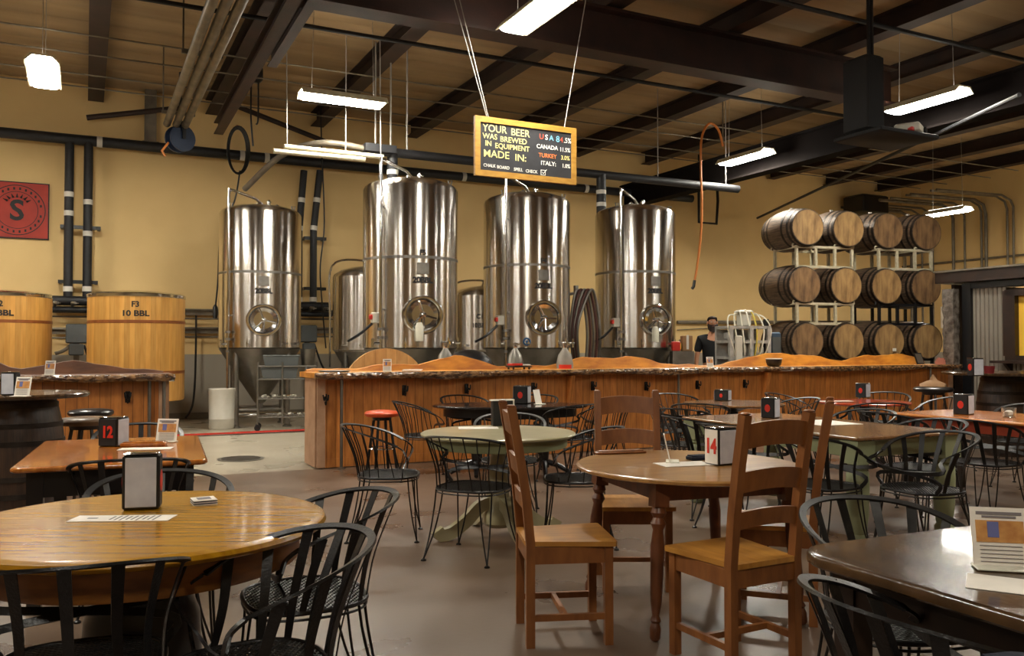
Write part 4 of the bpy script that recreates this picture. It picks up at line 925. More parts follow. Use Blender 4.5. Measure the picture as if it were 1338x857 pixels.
# ------------------------------------------------------------------ wire chairs
def build_chair(kind, nm='wire_chair', m=None, label=''):
    m = m or black_metal
    t = thing(nm, label, 'chair', (0,0,0), 0)
    N = 28
    def seatp(a, s=1.0):
        c, q = math.cos(a), math.sin(a); e = .72
        return Vector((.215*s*math.copysign(abs(c)**e, c), .23*s*math.copysign(abs(q)**e, q), .445))
    out = [seatp(2*PI*i/40) for i in range(40)]
    bb = MB(); bb.tube(out, .009, 8, True); bb.tube([seatp(2*PI*i/40)-Vector((0,0,.022)) for i in range(40)], .005, 6, True); bb.build('seat_frame', m, t)
    # expanded metal mesh: two families of thin strips clipped to the outline
    bb = MB()
    def inside(x, y): return (abs(x)/.215)**(2/.72)+(abs(y)/.23)**(2/.72) < 1
    for sgn in (1, -1):
        dx, dy = math.cos(.95), sgn*math.sin(.95); nx, ny = -dy, dx
        for i in range(-19, 20):
            o = i*.0165; pts = [(nx*o+dx*s*.008, ny*o+dy*s*.008) for s in range(-45, 46)]
            ins = [p for p in pts if inside(*p)]
            if len(ins) < 2: continue
            a, c = ins[0], ins[-1]; w = .0028; zz = .447+.001*sgn
            bb.add([(a[0]-nx*w,a[1]-ny*w,zz),(a[0]+nx*w,a[1]+ny*w,zz),(c[0]+nx*w,c[1]+ny*w,zz),(c[0]-nx*w,c[1]-ny*w,zz),
                    (a[0]-nx*w,a[1]-ny*w,zz-.004),(a[0]+nx*w,a[1]+ny*w,zz-.004),(c[0]+nx*w,c[1]+ny*w,zz-.004),(c[0]-nx*w,c[1]-ny*w,zz-.004)],
                   [(0,1,2,3),(7,6,5,4),(0,4,5,1),(1,5,6,2),(2,6,7,3),(3,7,4,0)])
    bb.build('seat_mesh', grey_metal, t)
    A = math.radians(118)
    def hoop(b): # b in -1..1
        a = PI + b*A
        return Vector((-.055+.285*math.cos(a), .29*math.sin(a), .80-.13*abs(b)**2.2))
    path, side = [], []
    for i in range(41):
        b = -1+2*i/40; p = hoop(b); path.append(p); side.append(Vector((p.x+.055, p.y, .12)).normalized())
    for s in (1, -1):                     # arms curving down to the seat
        e = hoop(s); q = [e, e+Vector((.045, -.012*s, -.03)), e+Vector((.075,-.025*s,-.085)), Vector((.125, .225*s, .53)), Vector((.115, .225*s, .45))]
        ext = bez(q, 5)[1:]; sd = [Vector((0,1,0))*s for _ in ext]
        if s == 1: path += ext; side += sd
        else: path = ext[::-1]+path; side = sd[::-1]+side
    bb = MB()
    if kind == 'slat': bb.strap(path, side, .025, .008)
    else: bb.strap(path, side, .022, .009)
    bb.build('back_hoop', m, t)
    ns = 9 if kind == 'slat' else 13
    for i in range(ns):
        b = (-1+2*i/(ns-1))*.86; a = PI+b*A
        top = hoop(b); bot = seatp(PI+b*A*.98, 1.0)
        mid = bot.lerp(top, .45)+Vector((math.cos(a), math.sin(a), 0))*(-.018)
        P = bez([bot, mid, top], 5); tn = Vector((-math.sin(a), math.cos(a), 0))
        bb = MB()
        if kind == 'slat': bb.strap(P, [tn]*len(P), [.022+.013*(j/(len(P)-1)) for j in range(len(P))], .004)
        else: bb.tube(P, .0048, 6)
        bb.build('back_slat' if kind == 'slat' else 'back_rod', m, t)
    for sx_, sy_ in ((1,1),(1,-1),(-1,1),(-1,-1)):
        bb = MB(); foot = Vector((.215*sx_ if sx_ > 0 else -.27, .225*sy_, .012))
        for (x, y) in ((.15*sx_, .2*sy_), (.19*sx_, .13*sy_)):
            bb.tube(bez([(x,y,.44),((x*.86+foot.x*.14),(y*.86+foot.y*.14),.33),(x*.5+foot.x*.5,y*.5+foot.y*.5,.16),foot], 4), .0055, 6)
        bb.lathe([(0,0),(.018,0),(.018,.008),(.006,.016),(0,.016)], 12, (foot.x,foot.y,0)); bb.build('leg', m, t)
    return t
slatp = rodp = greyp = None
PR = {}
def chair(kind, X, Y, face, label, group, grey=False):  # grey: copy of the black iron with reflected light in its colour
    key = (kind, grey)
    if key not in PR:
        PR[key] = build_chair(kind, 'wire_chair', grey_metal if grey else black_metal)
        o = PR[key]; o.location = (X, Y, 0); o.rotation_euler = (0,0,math.radians(face)); o['label'] = label; o['group'] = group
        return o
    return dup(PR[key], (X, Y, 0), math.radians(face), label, group)
g1 = 'iron chairs around the big golden round table'
chair('slat', -1.25, 2.50, 110, 'black iron chair, slatted back to the camera, before the golden round table', g1)
chair('slat', -.74, 2.46, 211, 'black iron chair at lower left, turned away from the golden round table', g1)
chair('slat', -.77, 3.20, 206, 'black iron chair tucked under the right edge of the golden round table, facing left', g1)
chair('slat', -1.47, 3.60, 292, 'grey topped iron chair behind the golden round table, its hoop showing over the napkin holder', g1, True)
chair('slat', -1.98, 2.80, 8, 'iron chair at the far left of the golden round table, only its seat edge showing', g1)
g2 = 'iron chairs around the table marked 12'
chair('slat', -2.04, 4.60, 112, 'dark iron chair at the near end of the rectangular table marked 12', g2)
chair('slat', -3.05, 4.60, 15, 'dark iron chair at the left side of the table marked 12', g2)
chair('slat', -2.62, 6.02, 290, 'dark iron chair at the far end of the table marked 12', g2)
g3 = 'iron chairs around the pale green round table'
chair('rod', -.89, 6.22, 3, 'grey rimmed iron chair standing left of the pale green round table', g3, False)
chair('rod', -.25, 5.66, 66, 'black iron rod back chair in front of the pale green round table', g3)
chair('rod', .44, 6.02, 178, 'black iron chair at the right of the pale green round table', g3)
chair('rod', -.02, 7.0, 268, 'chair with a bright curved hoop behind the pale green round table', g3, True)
g4 = 'iron chairs around the black oval table'
chair('rod', -.90, 8.95, 12, 'dark rod back chair at the left end of the black oval table', g4)
chair('rod', -.50, 9.80, 300, 'dark rod back chair behind the left half of the black oval table', g4)
chair('rod', .22, 9.90, 250, 'dark rod back chair behind the right half of the black oval table', g4)
chair('rod', .56, 8.72, 130, 'dark rod back chair at the right front of the black oval table', g4)
chair('rod', .98, 9.35, 190, 'dark rod back chair at the right end of the black oval table', g4)
g5 = 'iron chairs around the green legged table'
chair('slat', 1.58, 7.08, 22, 'black slatted chair at the far left side of the green legged table', g5)
chair('slat', 1.72, 6.42, 26, 'black slatted chair at the middle left side of the green legged table', g5)
chair('slat', 2.06, 5.74, 32, 'black slatted chair at the near left side of the green legged table', g5)
chair('slat', 2.66, 5.58, 200, 'black slatted chair at the near right corner of the green legged table', g5)
chair('slat', 3.12, 6.58, 203, 'black chair on the right side of the green legged table, behind the near right one', g5)
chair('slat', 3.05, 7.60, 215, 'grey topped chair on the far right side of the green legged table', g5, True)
g6 = 'iron chairs around the small brown round table'
chair('rod', 1.95, 8.85, 70, 'black rod chair in front of the small brown round table by the bar', g6)
chair('rod', 1.98, 10.15, 290, 'black rod chair behind the small brown round table by the bar', g6)
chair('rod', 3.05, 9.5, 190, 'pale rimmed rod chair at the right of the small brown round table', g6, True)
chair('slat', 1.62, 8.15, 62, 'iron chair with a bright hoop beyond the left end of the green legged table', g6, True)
g7 = 'iron chairs around the orange red round table'
chair('rod', 3.80, 8.98, 85, 'black rod chair in front of the orange red round table', g7)
chair('rod', 3.42, 10.4, 330, 'black rod chair at the back left of the orange red round table', g7)
chair('rod', 4.55, 10.5, 240, 'black rod chair at the back right of the orange red round table', g7)
chair('rod', 4.80, 9.65, 190, 'black rod chair at the right of the orange red round table', g7)
g8 = 'iron chairs around the orange brown rectangular table'
chair('slat', 3.78, 6.86, 28, 'black slatted chair at the near left side of the orange brown rectangular table', g8)
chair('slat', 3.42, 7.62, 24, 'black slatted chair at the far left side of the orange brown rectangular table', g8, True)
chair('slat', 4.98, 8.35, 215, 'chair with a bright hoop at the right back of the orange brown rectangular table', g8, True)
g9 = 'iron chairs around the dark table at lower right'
chair('slat', 1.31, 2.89, 284, 'grey lit iron slatted chair behind the dark table at the lower right', g9, True)
chair('slat', 1.03, 2.02, 15, 'dark iron slatted chair at the left side of the dark table, at the bottom edge', g9)
# ------------------------------------------------------------------ ladder back chairs
def build_ladder(label):
    t = thing('ladderback_chair', label, 'chair', (0,0,0), 0, 'pine ladder back chairs at the table marked 14')
    def post(y):
        P = [(-.185,y,0),(-.185,y,.25),(-.185,y,.47),(-.205,y,.68),(-.235,y,.88),(-.272,y,1.09)]
        bb = MB(); bb.strap(P, [Vector((0,1,0))]*6, .038, .040); bb.rbox((-.2735,y,1.094),(.036,.034,.012),.005); bb.build('back_post', chair_wood, t)
    for s in (-1, 1): post(.178*s)
    for s in (-1, 1):
        bb = MB(); bb.box((.178,.175*s,.225), (.038,.038,.45)); bb.build('front_leg', chair_wood, t)
    bb = MB()
    out = [(-.20,-.165),(.205,-.212),(.215,-.20),(.215,.20),(.205,.212),(-.20,.165),(-.205,.155),(-.205,-.155)]
    bb.prism(out, .452, .474)
    bb.build('seat', chair_seat, t)
    for (c, d) in (((.18,0,.412),(.022,.33,.075)), ((-.186,0,.412),(.022,.33,.075)), ((0,.176,.412),(.34,.022,.075)), ((0,-.176,.412),(.34,.022,.075))):
        bb = MB(); bb.box(c, d); bb.build('apron', chair_wood, t)
    for (c, d) in (((0,.176,.13),(.34,.02,.028)), ((0,-.176,.13),(.34,.02,.028)), ((-.02,0,.13),(.022,.34,.026))):
        bb = MB(); bb.box(c, d); bb.build('stretcher', chair_wood, t)
    for (z0, h) in ((1.005,.115), (.815,.10), (.655,.085)):
        n = 10; rings = []
        for i in range(n+1):
            y = -.162+.324*i/n; q = 1-(y/.162)**2
            def xx(z): return -.205-(z-.68)*.163 if z > .68 else -.2
            b = -.014*q
            zb = z0-h/2+.016*q; zt = z0+h/2-.012+.014*q
            rings.append([(xx(zb)-.009+b,y,zb),(xx(zb)+.009+b,y,zb),(xx(zt)+.009+b,y,zt),(xx(zt)-.009+b,y,zt)])
        bb = MB(); bb.ring_sweep(rings, smooth=False); bb.build('back_slat', chair_wood, t)
    return t
l0 = build_ladder('pine ladder back chair left of the table marked 14, seen from its side')
l0.location = (.245, 4.12, 0); l0.rotation_euler = (0,0,math.radians(7))
dup(l0, (.70, 4.99, 0), math.radians(270), 'pine ladder back chair behind the table marked 14, facing the camera')
dup(l0, (.965, 3.77, 0), math.radians(118), 'pine ladder back chair, back to the camera, before the table marked 14')
dup(l0, (1.36, 4.45, 0), math.radians(160), 'pine ladder back chair right of the table marked 14, mostly hidden by another')
# ------------------------------------------------------------------ tables
def edge_lathe(r, z0, z1, rr=.012): return [(0,z0),(r-rr,z0),(r,z0+rr),(r,z1-rr),(r-rr*.5,z1-rr*.3),(r-rr,z1),(0,z1)]
# big golden round table
t = thing('round_table', 'big golden oak round table with a black pedestal in the left foreground', 'table', (-1.30, 3.04, 0))
bb = MB(); bb.lathe([(0,.715),(.60,.715),(.622,.722),(.63,.735),(.624,.748),(.60,.755),(0,.755)], 96); bb.build('tabletop', oak_top, t)
bb = MB(); bb.lathe([(.50,.61),(.53,.61),(.535,.62),(.535,.715),(.50,.715)], 80); bb.build('apron', oak_edge, t)
bb = MB(); bb.lathe([(.22,.70),(.24,.66),(.16,.60),(.15,.52),(.19,.42),(.2,.25),(.17,.2),(.19,.15),(.1,.12)], 40); bb.build('pedestal', leather, t)
for i in range(4):
    a = PI/4+i*PI/2+.2; bb = MB(); M = Matrix.Rotation(a, 4, 'Z')
    bb.strap(bez([(.08,0,.2),(.2,0,.17),(.33,0,.06),(.42,0,.035)],5), [Vector((0,1,0))]*16, [.09-.0022*j for j in range(16)], .07, M=M); bb.build('pedestal_foot', leather, t)
# pale green round table
t = thing('round_table', 'pale green painted round table on a scroll footed pedestal', 'table', (-.10, 6.22, 0))
bb = MB(); bb.lathe([(0,.722),(.54,.722),(.558,.732),(.56,.742),(.548,.75),(0,.75)], 72); bb.build('tabletop', sage2, t)
bb = MB(); bb.lathe([(.46,.65),(.495,.65),(.50,.66),(.50,.722),(.46,.722)], 64); bb.build('apron', sage, t)
bb = MB(); bb.lathe([(.14,.71),(.15,.68),(.08,.65),(.055,.6),(.065,.5),(.08,.38),(.085,.2),(.11,.16),(.11,.1),(.08,.07),(0,.06)], 32); bb.build('pedestal', sage2, t)
for i in range(4):
    a = math.radians(205)+i*PI/2; bb = MB(); M = Matrix.Rotation(a, 4, 'Z')
    P = bez([(.06,0,.25),(.15,0,.22),(.25,0,.13),(.36,0,.06),(.44,0,.05),(.47,0,.085)],5)
    bb.strap(P, [Vector((0,1,0))]*len(P), .055, [.085][0], M=M); bb.lathe([(0,-.03),(.045,-.03),(.045,.03),(0,.03)], 16, M=M @ Matrix.Translation((.44,0,.05)) @ Matrix.Rotation(PI/2,4,'X')); bb.build('scroll_foot', sage2, t)
# table marked 14
def turned_leg(M, m, par, h=.65, r=.035, name='leg'):
    s = r/.035
    prof = [(.016,0),(.024,.01),(.026,.05),(.018,.07),(.025,.08),(.016,.10),(.027,.16),(.033,.38),(.024,.45),(.036,.475),(.024,.50),(.036,.52),(.028,.545)]
    bb = MB(); bb.lathe([(a*s, z*h/.65) for a, z in prof], 20, M=M); bb.box((0,0,(.545+.65)/2*h/.65), (.07*s,.07*s,.105*h/.65), M=M); return bb.build(name, m, par)
t = thing('round_table', 'brown maple round table with turned legs marked 14, among the ladder back chairs', 'table', (.925, 4.50, 0), .3)
bb = MB(); bb.lathe([(0,.727),(.57,.727),(.583,.733),(.583,.744),(.572,.752),(0,.752)], 80, sy=1.04); bb.build('tabletop', maple_top, t)
bb = MB()
n=4
for (c, d) in (((0,.345,.68),(.66,.022,.09)),((0,-.345,.68),(.66,.022,.09)),((.345,0,.68),(.022,.66,.09)),((-.345,0,.68),(.022,.66,.09))): bb.box(c, d)
bb.build('apron', table_leg, t)
for sx_ in (-1,1):
    for sy_ in (-1,1):
        M = Matrix.Translation((.345*sx_,.345*sy_,.727)) @ Matrix.Rotation(-.075*sx_,4,'Y') @ Matrix.Rotation(.075*sy_,4,'X') @ Matrix.Translation((0,0,-.727))
        turned_leg(M, table_leg, t, .727, .036)
# black oval table
t = thing('oval_table', 'black oval table in front of the long bar below the serving tray', 'table', (-.02, 9.2, 0), .04)
bb = MB(); bb.lathe([(0,.72),(.50,.72),(.515,.73),(.515,.742),(.50,.75),(0,.75)], 80, sx=1.62, sy=.92); bb.build('tabletop', mat('black_gloss_top', (26,22,22), .18, coat=.5), t)
bb = MB(); bb.lathe([(.40,.63),(.42,.63),(.42,.72),(.40,.72)], 60, sx=1.7, sy=.92); bb.build('apron', leather, t)
for s in (-.36,.36):
    bb = MB(); bb.lathe([(.09,.7),(.06,.64),(.05,.5),(.07,.35),(.05,.15),(.06,.08),(.0,.06)], 24, (s,0,0)); bb.build('pedestal', leather, t)
    for a in (PI/2, -PI/2, 0 if s>0 else PI):
        bb = MB(); M = Matrix.Translation((s,0,0)) @ Matrix.Rotation(a,4,'Z'); bb.tube(bez([(.02,0,.14),(.15,0,.1),(.28,0,.025)],4), [.035-.0015*j for j in range(9)], 8, M=M); bb.build('pedestal_foot', leather, t)
def rect_table(label, X, Y, rot, lx, ly, top, legm, apron_m, leg='square', ins=.09, z=.75, r=.05, corner=.03, thick=.028, aph=.1):
    t = thing('rectangular_table', label, 'table', (X, Y, 0), math.radians(rot))
    def rounded(lx, ly, c):
        o = []
        for (sx_, sy_, a0) in ((1,1,0),(-1,1,90),(-1,-1,180),(1,-1,270)):
            for i in range(7):
                a = math.radians(a0+15*i); o.append((sx_*(lx/2-c)+c*math.cos(a), sy_*(ly/2-c)+c*math.sin(a)))
        return o
    bb = MB(); rings = []
    for (ins_, zz) in ((.01, z-thick), (0, z-thick+.008), (0, z-.010), (.004, z-.003), (.012, z)):
        rings.append([(x, y, zz) for x, y in rounded(lx-2*ins_, ly-2*ins_, max(corner-ins_, .004))])
    bb.ring_sweep(rings, smooth=True); bb.build('tabletop', top, t)
    bb = MB(); a = lx-2*ins; c = ly-2*ins
    for (p, d) in (((0,c/2,z-thick-aph/2),(a,.022,aph)),((0,-c/2,z-thick-aph/2),(a,.022,aph)),((a/2,0,z-thick-aph/2),(.022,c,aph)),((-a/2,0,z-thick-aph/2),(.022,c,aph))): bb.box(p, d)
    bb.build('apron', apron_m, t)
    for sx_ in (-1,1):
        for sy_ in (-1,1):
            x, y = sx_*(a/2-.02), sy_*(c/2-.02)
            if leg == 'square': bb = MB(); bb.box((x,y,(z-thick)/2), (r*1.6,r*1.6,z-thick), taper=.8); bb.build('leg', legm, t)
            else:
                h = z-thick; s = r/.05
                prof = [(.034,0),(.046,.02),(.048,.05),(.036,.075),(.040,.09),(.050,.2),(.055,.40),(.052,.5),(.044,.515),(.056,.53),(.044,.545),(.05,.56)]
                bb = MB(); bb.lathe([(q*s*1.15, zz) for q, zz in prof], 24, (x,y,0)); bb.box((x,y,(.56+h)/2), (.13*s,.13*s,h-.56)); bb.build('leg', legm, t)
    return t
rect_table('reddish pine rectangular table marked 12, standing on black legs at the left', -2.36, 5.16, 22, .95, 1.40, brown_top, leather, leather, corner=.05, aph=.14)
rect_table('long brown topped table on thick chipped pale green legs', 2.40, 6.95, 25, 1.06, 2.0, mid_top, sage, sage, 'turned', r=.062, ins=.08, aph=.12)
rect_table('orange brown rectangular table at the right edge, behind the green legged table', 4.40, 7.50, 26, .95, 1.85, orange_top, dark_wood, mat('red_table_edge', (150,56,28), .35), corner=.05)
rect_table('dark walnut rounded corner table with an acrylic card at the lower right', 1.74, 2.13, 24, 1.22, 1.66, dark_top, dark_wood, dark_wood, corner=.13, thick=.04, aph=.11, ins=.11)
def round_ped(label, X, Y, r, top, base, z=.75):
    t = thing('round_table', label, 'table', (X, Y, 0))
    bb = MB(); bb.lathe([(0,z-.03),(r-.02,z-.03),(r,z-.018),(r,z-.008),(r-.012,z),(0,z)], 64); bb.build('tabletop', top, t)
    bb = MB(); bb.lathe([(r*.4,z-.03),(.05,z-.1),(.045,.3),(.06,.12),(.05,.08),(0,.07)], 24); bb.build('pedestal', base, t)
    for i in range(4):
        bb = MB(); M = Matrix.Rotation(.4+i*PI/2,4,'Z'); bb.tube(bez([(.02,0,.13),(.16,0,.1),(.33,0,.022)],4), [.033-.0014*j for j in range(9)], 8, M=M); bb.build('pedestal_foot', base, t)
    return t
round_ped('small brown round table near the long bar with a black number box on it', 2.45, 9.5, .55, mid_top, leather)
round_ped('orange red round table near the right part of the long bar', 3.98, 9.72, .50, red_top, leather)
def barrel_table(label, X, Y, r, z):
    t = thing('barrel_table', label, 'table', (X, Y, 0), 0, 'dark barrel tables')
    bb = MB(); bb.lathe([(0,z-.035),(r-.01,z-.035),(r,z-.02),(r,z-.01),(r-.01,z),(0,z)], 64); bb.build('tabletop', dark_top, t)
    prof = [(.25+.07*(1-(2*i/10-1)**2), .0+(z-.035)*i/10) for i in range(11)]
    bb = MB(); bb.lathe([(.0,0)]+prof, 40); bb.build('barrel_body', barrel_side2, t)
    for f in (.06,.22,.36,.64,.78,.94):
        rr = .25+.07*(1-(2*f-1)**2); zz = (z-.035)*f; bb = MB(); bb.lathe([(rr-.002,zz-.02),(rr+.005,zz-.02),(rr+.005,zz+.02),(rr-.002,zz+.02)], 40); bb.build('hoop', hoop_m, t)
    return t
barrel_side2 = planks(mat('dark_barrel_staves', (66,46,32), .45, 0, (46,32,24), 8, (4,4,.6), .1, 14, 6), 'A', .2, .55, .05)
barrel_table('dark round table on an upright barrel at the far left edge', -3.92, 6.85, .50, 1.0)
barrel_table('dark round table on an upright barrel in front of the corrugated booth', 6.25, 10.9, .72, 1.05)
# ------------------------------------------------------------------ stools
def stool(name, label, X, Y, z, r, top, legm, ring=.28, tall=False):
    t = thing(name, label, 'stool', (X, Y, 0), random.uniform(0,1), 'bar stools')
    bb = MB(); bb.lathe([(0,z-.06),(r-.01,z-.06),(r+.005,z-.045),(r+.008,z-.025),(r-.01,z-.006),(r*.6,z+.004),(0,z+.006)], 40); bb.build('seat', top, t)
    bb = MB(); bb.lathe([(0,z-.1),(r*.55,z-.1),(r*.6,z-.06),(0,z-.06)], 24); bb.build('seat_plate', legm, t)
    for i in range(4):
        a = PI/4+i*PI/2; bb = MB(); bb.tube([(r*.5*math.cos(a),r*.5*math.sin(a),z-.08),(r*1.0*math.cos(a),r*1.0*math.sin(a),0.01)], .016, 8); bb.build('leg', legm, t)
    R = r*(.5+.5*(z-.08-ring)/(z-.09)); bb = MB(); bb.tube([(R*math.cos(2*PI*i/32),R*math.sin(2*PI*i/32),ring) for i in range(32)], .009, 6, True); bb.build('foot_ring', chrome, t)
    return t
stool('bar_stool', 'stool with a round orange vinyl seat before the left end of the long bar', -1.40, 9.25, .68, .18, vinyl, black_metal)
stool('bar_stool', 'stool with a round shiny black seat in front of the left bar', -4.12, 8.4, .755, .2, leather, dark_wood)
stool('bar_stool', 'stool with a round pale wooden seat, left of the table marked 12', -3.72, 7.5, .75, .23, stool_wood, dark_wood)
stool('bar_stool', 'dark stool with a round seat by the right end of the long bar', 5.35, 10.9, .86, .23, leather, dark_wood, ring=.32)
t = thing('cloth_pile', 'pale crumpled cloth lying on the dark stool at the right end of the long bar', 'cloth', (5.35, 10.9, .866)); bb = MB(); rr = random.Random(4)
rings = []
for (q, z) in ((.16,0),(.15,.03),(.1,.055),(.045,.08),(.02,.13),(.008,.15)): rings.append([(q*(1+rr.uniform(-.15,.15))*math.cos(2*PI*i/16), q*(1+rr.uniform(-.15,.15))*math.sin(2*PI*i/16), z) for i in range(16)])
bb.ring_sweep(rings); bb.build('cloth', box_brown, t)
# ------------------------------------------------------------------ things on the tables
def dispenser(label, X, Y, z, rz, w=.115, d=.10, h=.20, num=None, mark=None, body=None, faces='front', big=False):
    """napkin box: white napkin face(s), dark body, card with red number on a side"""
    t = thing('napkin_dispenser', label, 'dispenser', (X, Y, z), rz, 'napkin boxes with table numbers')
    bb = MB(); bb.rbox((0,0,h/2), (w,d,h), .006); bb.build('case', body or blackpl, t)
    for s in (-1, 1):
        bb = MB(); bb.rbox((0,s*(d/2+.001),h/2), (w*.86,.006,h*.9), .002); bb.build('napkin_face', napkin, t)
    bb = MB(); bb.rbox((0,0,h+.003), (w*.98,d*.98,.006), .002); bb.build('top_plate', chrome, t)
    for s in (-1, 1):
        M = Matrix.Translation((s*(w/2+.0015), 0, h*.5)) @ Matrix.Rotation(s*PI/2, 4, 'Z')
        bb = MB(); bb.box((0,0,0), (d*.86,.003,h*.92), M=M); bb.build('number_card', ink if mark != 'white' else paper, t)
        if num: text(num, h*.55, red_ink, t, M @ Matrix.Translation((0,-.003,0)) @ UP, 'number', bold=.004, sx=.8)
        else:
            bb = MB(); bb.lathe([(0,0),(.2*h,0),(.2*h,.002),(0,.002)], 9, M=M @ Matrix.Translation((0,-.0015,0)) @ Matrix.Rotation(PI/2,4,'X'), sx=.75, smooth=False); bb.build('red_mark', red_ink, t)
    return t
Z = .757
p = at(188, 663, .755); dispenser('tall napkin box with a white face on the golden round table', p.x, p.y, .7555, .27, .125, .085, .205)
p = at(150, 582, .75); o = dispenser('black number box reading 12 on the reddish pine table', p.x, p.y, .7505, math.radians(80), .12, .13, .175, '12')
p = at(941, 606, .752); o = dispenser('napkin box reading 14 on the maple round table', p.x+.0, p.y, .7525, math.radians(28), .125, .11, .19, '14', mark='white')
p = at(682, 527, .75); dispenser('black and white number box on the black oval table', p.x, p.y, .7505, math.radians(75), .16, .16, .19, None)
p = at(944, 523, .75); dispenser('low black number box with a red mark on the small brown round table', p.x, p.y, .7505, math.radians(62), .16, .16, .12, None)
p = at(1127, 519, .75); dispenser('tall number box with a red mark on the orange red round table', p.x, p.y, .7505, math.radians(40), .12, .13, .17, None)
p = at(1258, 541, .75); dispenser('tall white faced number box on the orange brown rectangular table', p.x, p.y, .7505, math.radians(42), .14, .13, .18, None)
p = at(11, 516, 1.0); dispenser('white faced napkin box on the barrel table at the far left', p.x+.02, p.y, 1.0005, .1, .1, .09, .17, None)
p = at(1274, 491, 1.05); dispenser('white napkin box on the barrel table at the far right', p.x, p.y, 1.0505, .2, .13, .1, .19, None)
p = at(1043, 548, .75); dispenser('black and white number box on the far part of the green legged table', p.x-.18, p.y+.2, .7505, math.radians(50), .12, .12, .17, None)
# menu holder on the green table: dark panel with a white edge
p = at(656, 556, .75); t = thing('menu_holder', 'tall dark menu board with a pale edge on the pale green round table', 'menu', (p.x, p.y, .7505), math.radians(25))
bb = MB(); bb.rbox((0,0,.10), (.17,.05,.195), .004); bb.build('board', ink, t); bb = MB(); bb.box((.088,-.0,.1), (.012,.055,.2)); bb.box((0,0,.2), (.19,.055,.01)); bb.build('white_edge', paper, t)
def sheet(label, px, py, z, w, h, rz, print_=True, grp='menus lying on tables'):
    p = at(px, py, z); t = thing('paper_menu', label, 'paper', (p.x, p.y, z+.0008), math.radians(rz), grp)
    bb = MB(); bb.box((0,0,.001), (w,h,.0016)); bb.build('sheet', paper, t)
    if print_:
        bb = MB()
        for i in range(9):
            bb.box((-w*.1+w*.055*i, 0, .0022), (w*.018, h*(.55+.25*((i*7)%3)/2), .0008))
        bb.box((-w*.3,0,.0022),(w*.1,h*.12,.0008)); bb.build('print', print_m, t)
    return t
sheet('white laminated menu strip lying on the golden round table', 163, 676.5, .755, .345, .105, 3)
sheet('white paper lying on the reddish pine table marked 12', 192, 586, .75, .30, .12, 10, False)
sheet('white paper lying on the maple table marked 14', 893, 606, .752, .28, .16, 15, False)
sheet('white paper lying on the pale green round table', 625, 559, .75, .3, .18, 5, False)
sheet('white paper lying on the dark table at the lower right', 1322, 764, .75, .22, .16, -30, False)
sheet('white paper lying on the near left part of the green legged table', 1075, 552, .75, .4, .45, 20, False)
p = at(268, 657, .755); t = thing('coaster_stack', 'small square stack of coasters on the golden round table', 'coasters', (p.x, p.y, .7555), .5)
for i in range(5):
    bb = MB(); bb.rbox((0,0,.002+.004*i), (.088,.088,.0036), .001); bb.build('coaster', paper if i%2 == 0 else navy, t)
bb = MB(); bb.box((0,0,.0205), (.05,.05,.0008)); bb.build('print', print_m, t)
p = at(864, 578, .752)
def block(label, px, py, z, d, rz, m, nm='wooden_tray', cat='tray'):
    p = at(px, py, z); t = thing(nm, label, cat, (p.x, p.y, z+.0005), math.radians(rz)); bb = MB(); bb.rbox((0,0,d[2]/2), d, .004); bb.build('base', m, t)
    bb = MB(); bb.rbox((0,0,d[2]+.003), (d[0]*.9,d[1]*.8,.006), .002); bb.build('lid', m, t); return t
block('flat brown wooden tray on the reddish pine table behind the number box', 190, 582, .75, (.26,.1,.022), 12, brown_top)
block('long thin wooden tray at the far edge of the maple table marked 14', 810, 592, .752, (.3,.06,.014), 14, chair_wood)
block('small dark case lying beside the napkin box reading 14', 912, 600, .752, (.12,.07,.02), 20, navy, 'card_case', 'case')
p = at(218, 577, .75); tent('acrylic table card with a picture on the reddish pine table marked 12', p.x, p.y, .7505, -.1, .14, .15)
p = at(29, 518, 1.0); tent('acrylic table card with a picture on the barrel table at the far left', p.x, p.y, 1.0005, -.1, .12, .145)
p = at(1306, 741, .75); tent('acrylic table card with an orange picture on the dark table at the lower right', p.x, p.y, .7505, -.22, .145, .165)
p = at(875, 603, .752); tent('thin acrylic card seen edge on, on the maple table marked 14', p.x, p.y, .7525, math.radians(80), .12, .15, pic=False)
p = at(704, 528, .75); tent('white card leaning on the black oval table', p.x, p.y, .7505, math.radians(60), .14, .16, pic=False)
p = at(1317, 545, .75); t = thing('glass_holder', 'small clear glass holder with white packets on the orange brown table', 'holder', (p.x, p.y, .7505), .4)
bb = MB(); bb.lathe([(.04,0),(.055,.003),(.06,.085),(.056,.085),(.05,.008),(0,.008)], 24); bb.build('glass', glass, t); bb = MB(); bb.rbox((0,0,.035), (.06,.045,.05), .01); bb.build('packets', paper, t)
p = at(1292, 488, 1.05); t = thing('red_cup', 'small dark red cup on the barrel table at the far right', 'cup', (p.x, p.y, 1.0505)); bb = MB(); bb.lathe([(0,0),(.05,0),(.065,.09),(.06,.09),(.045,.01),(0,.01)], 20); bb.build('cup', mat('dark_red_cup', (110,30,34), .4), t)
# red tinted paper basket on the orange red table
sheet('white paper lying on the orange red round table', 1090, 524, .75, .4, .12, 8, False)
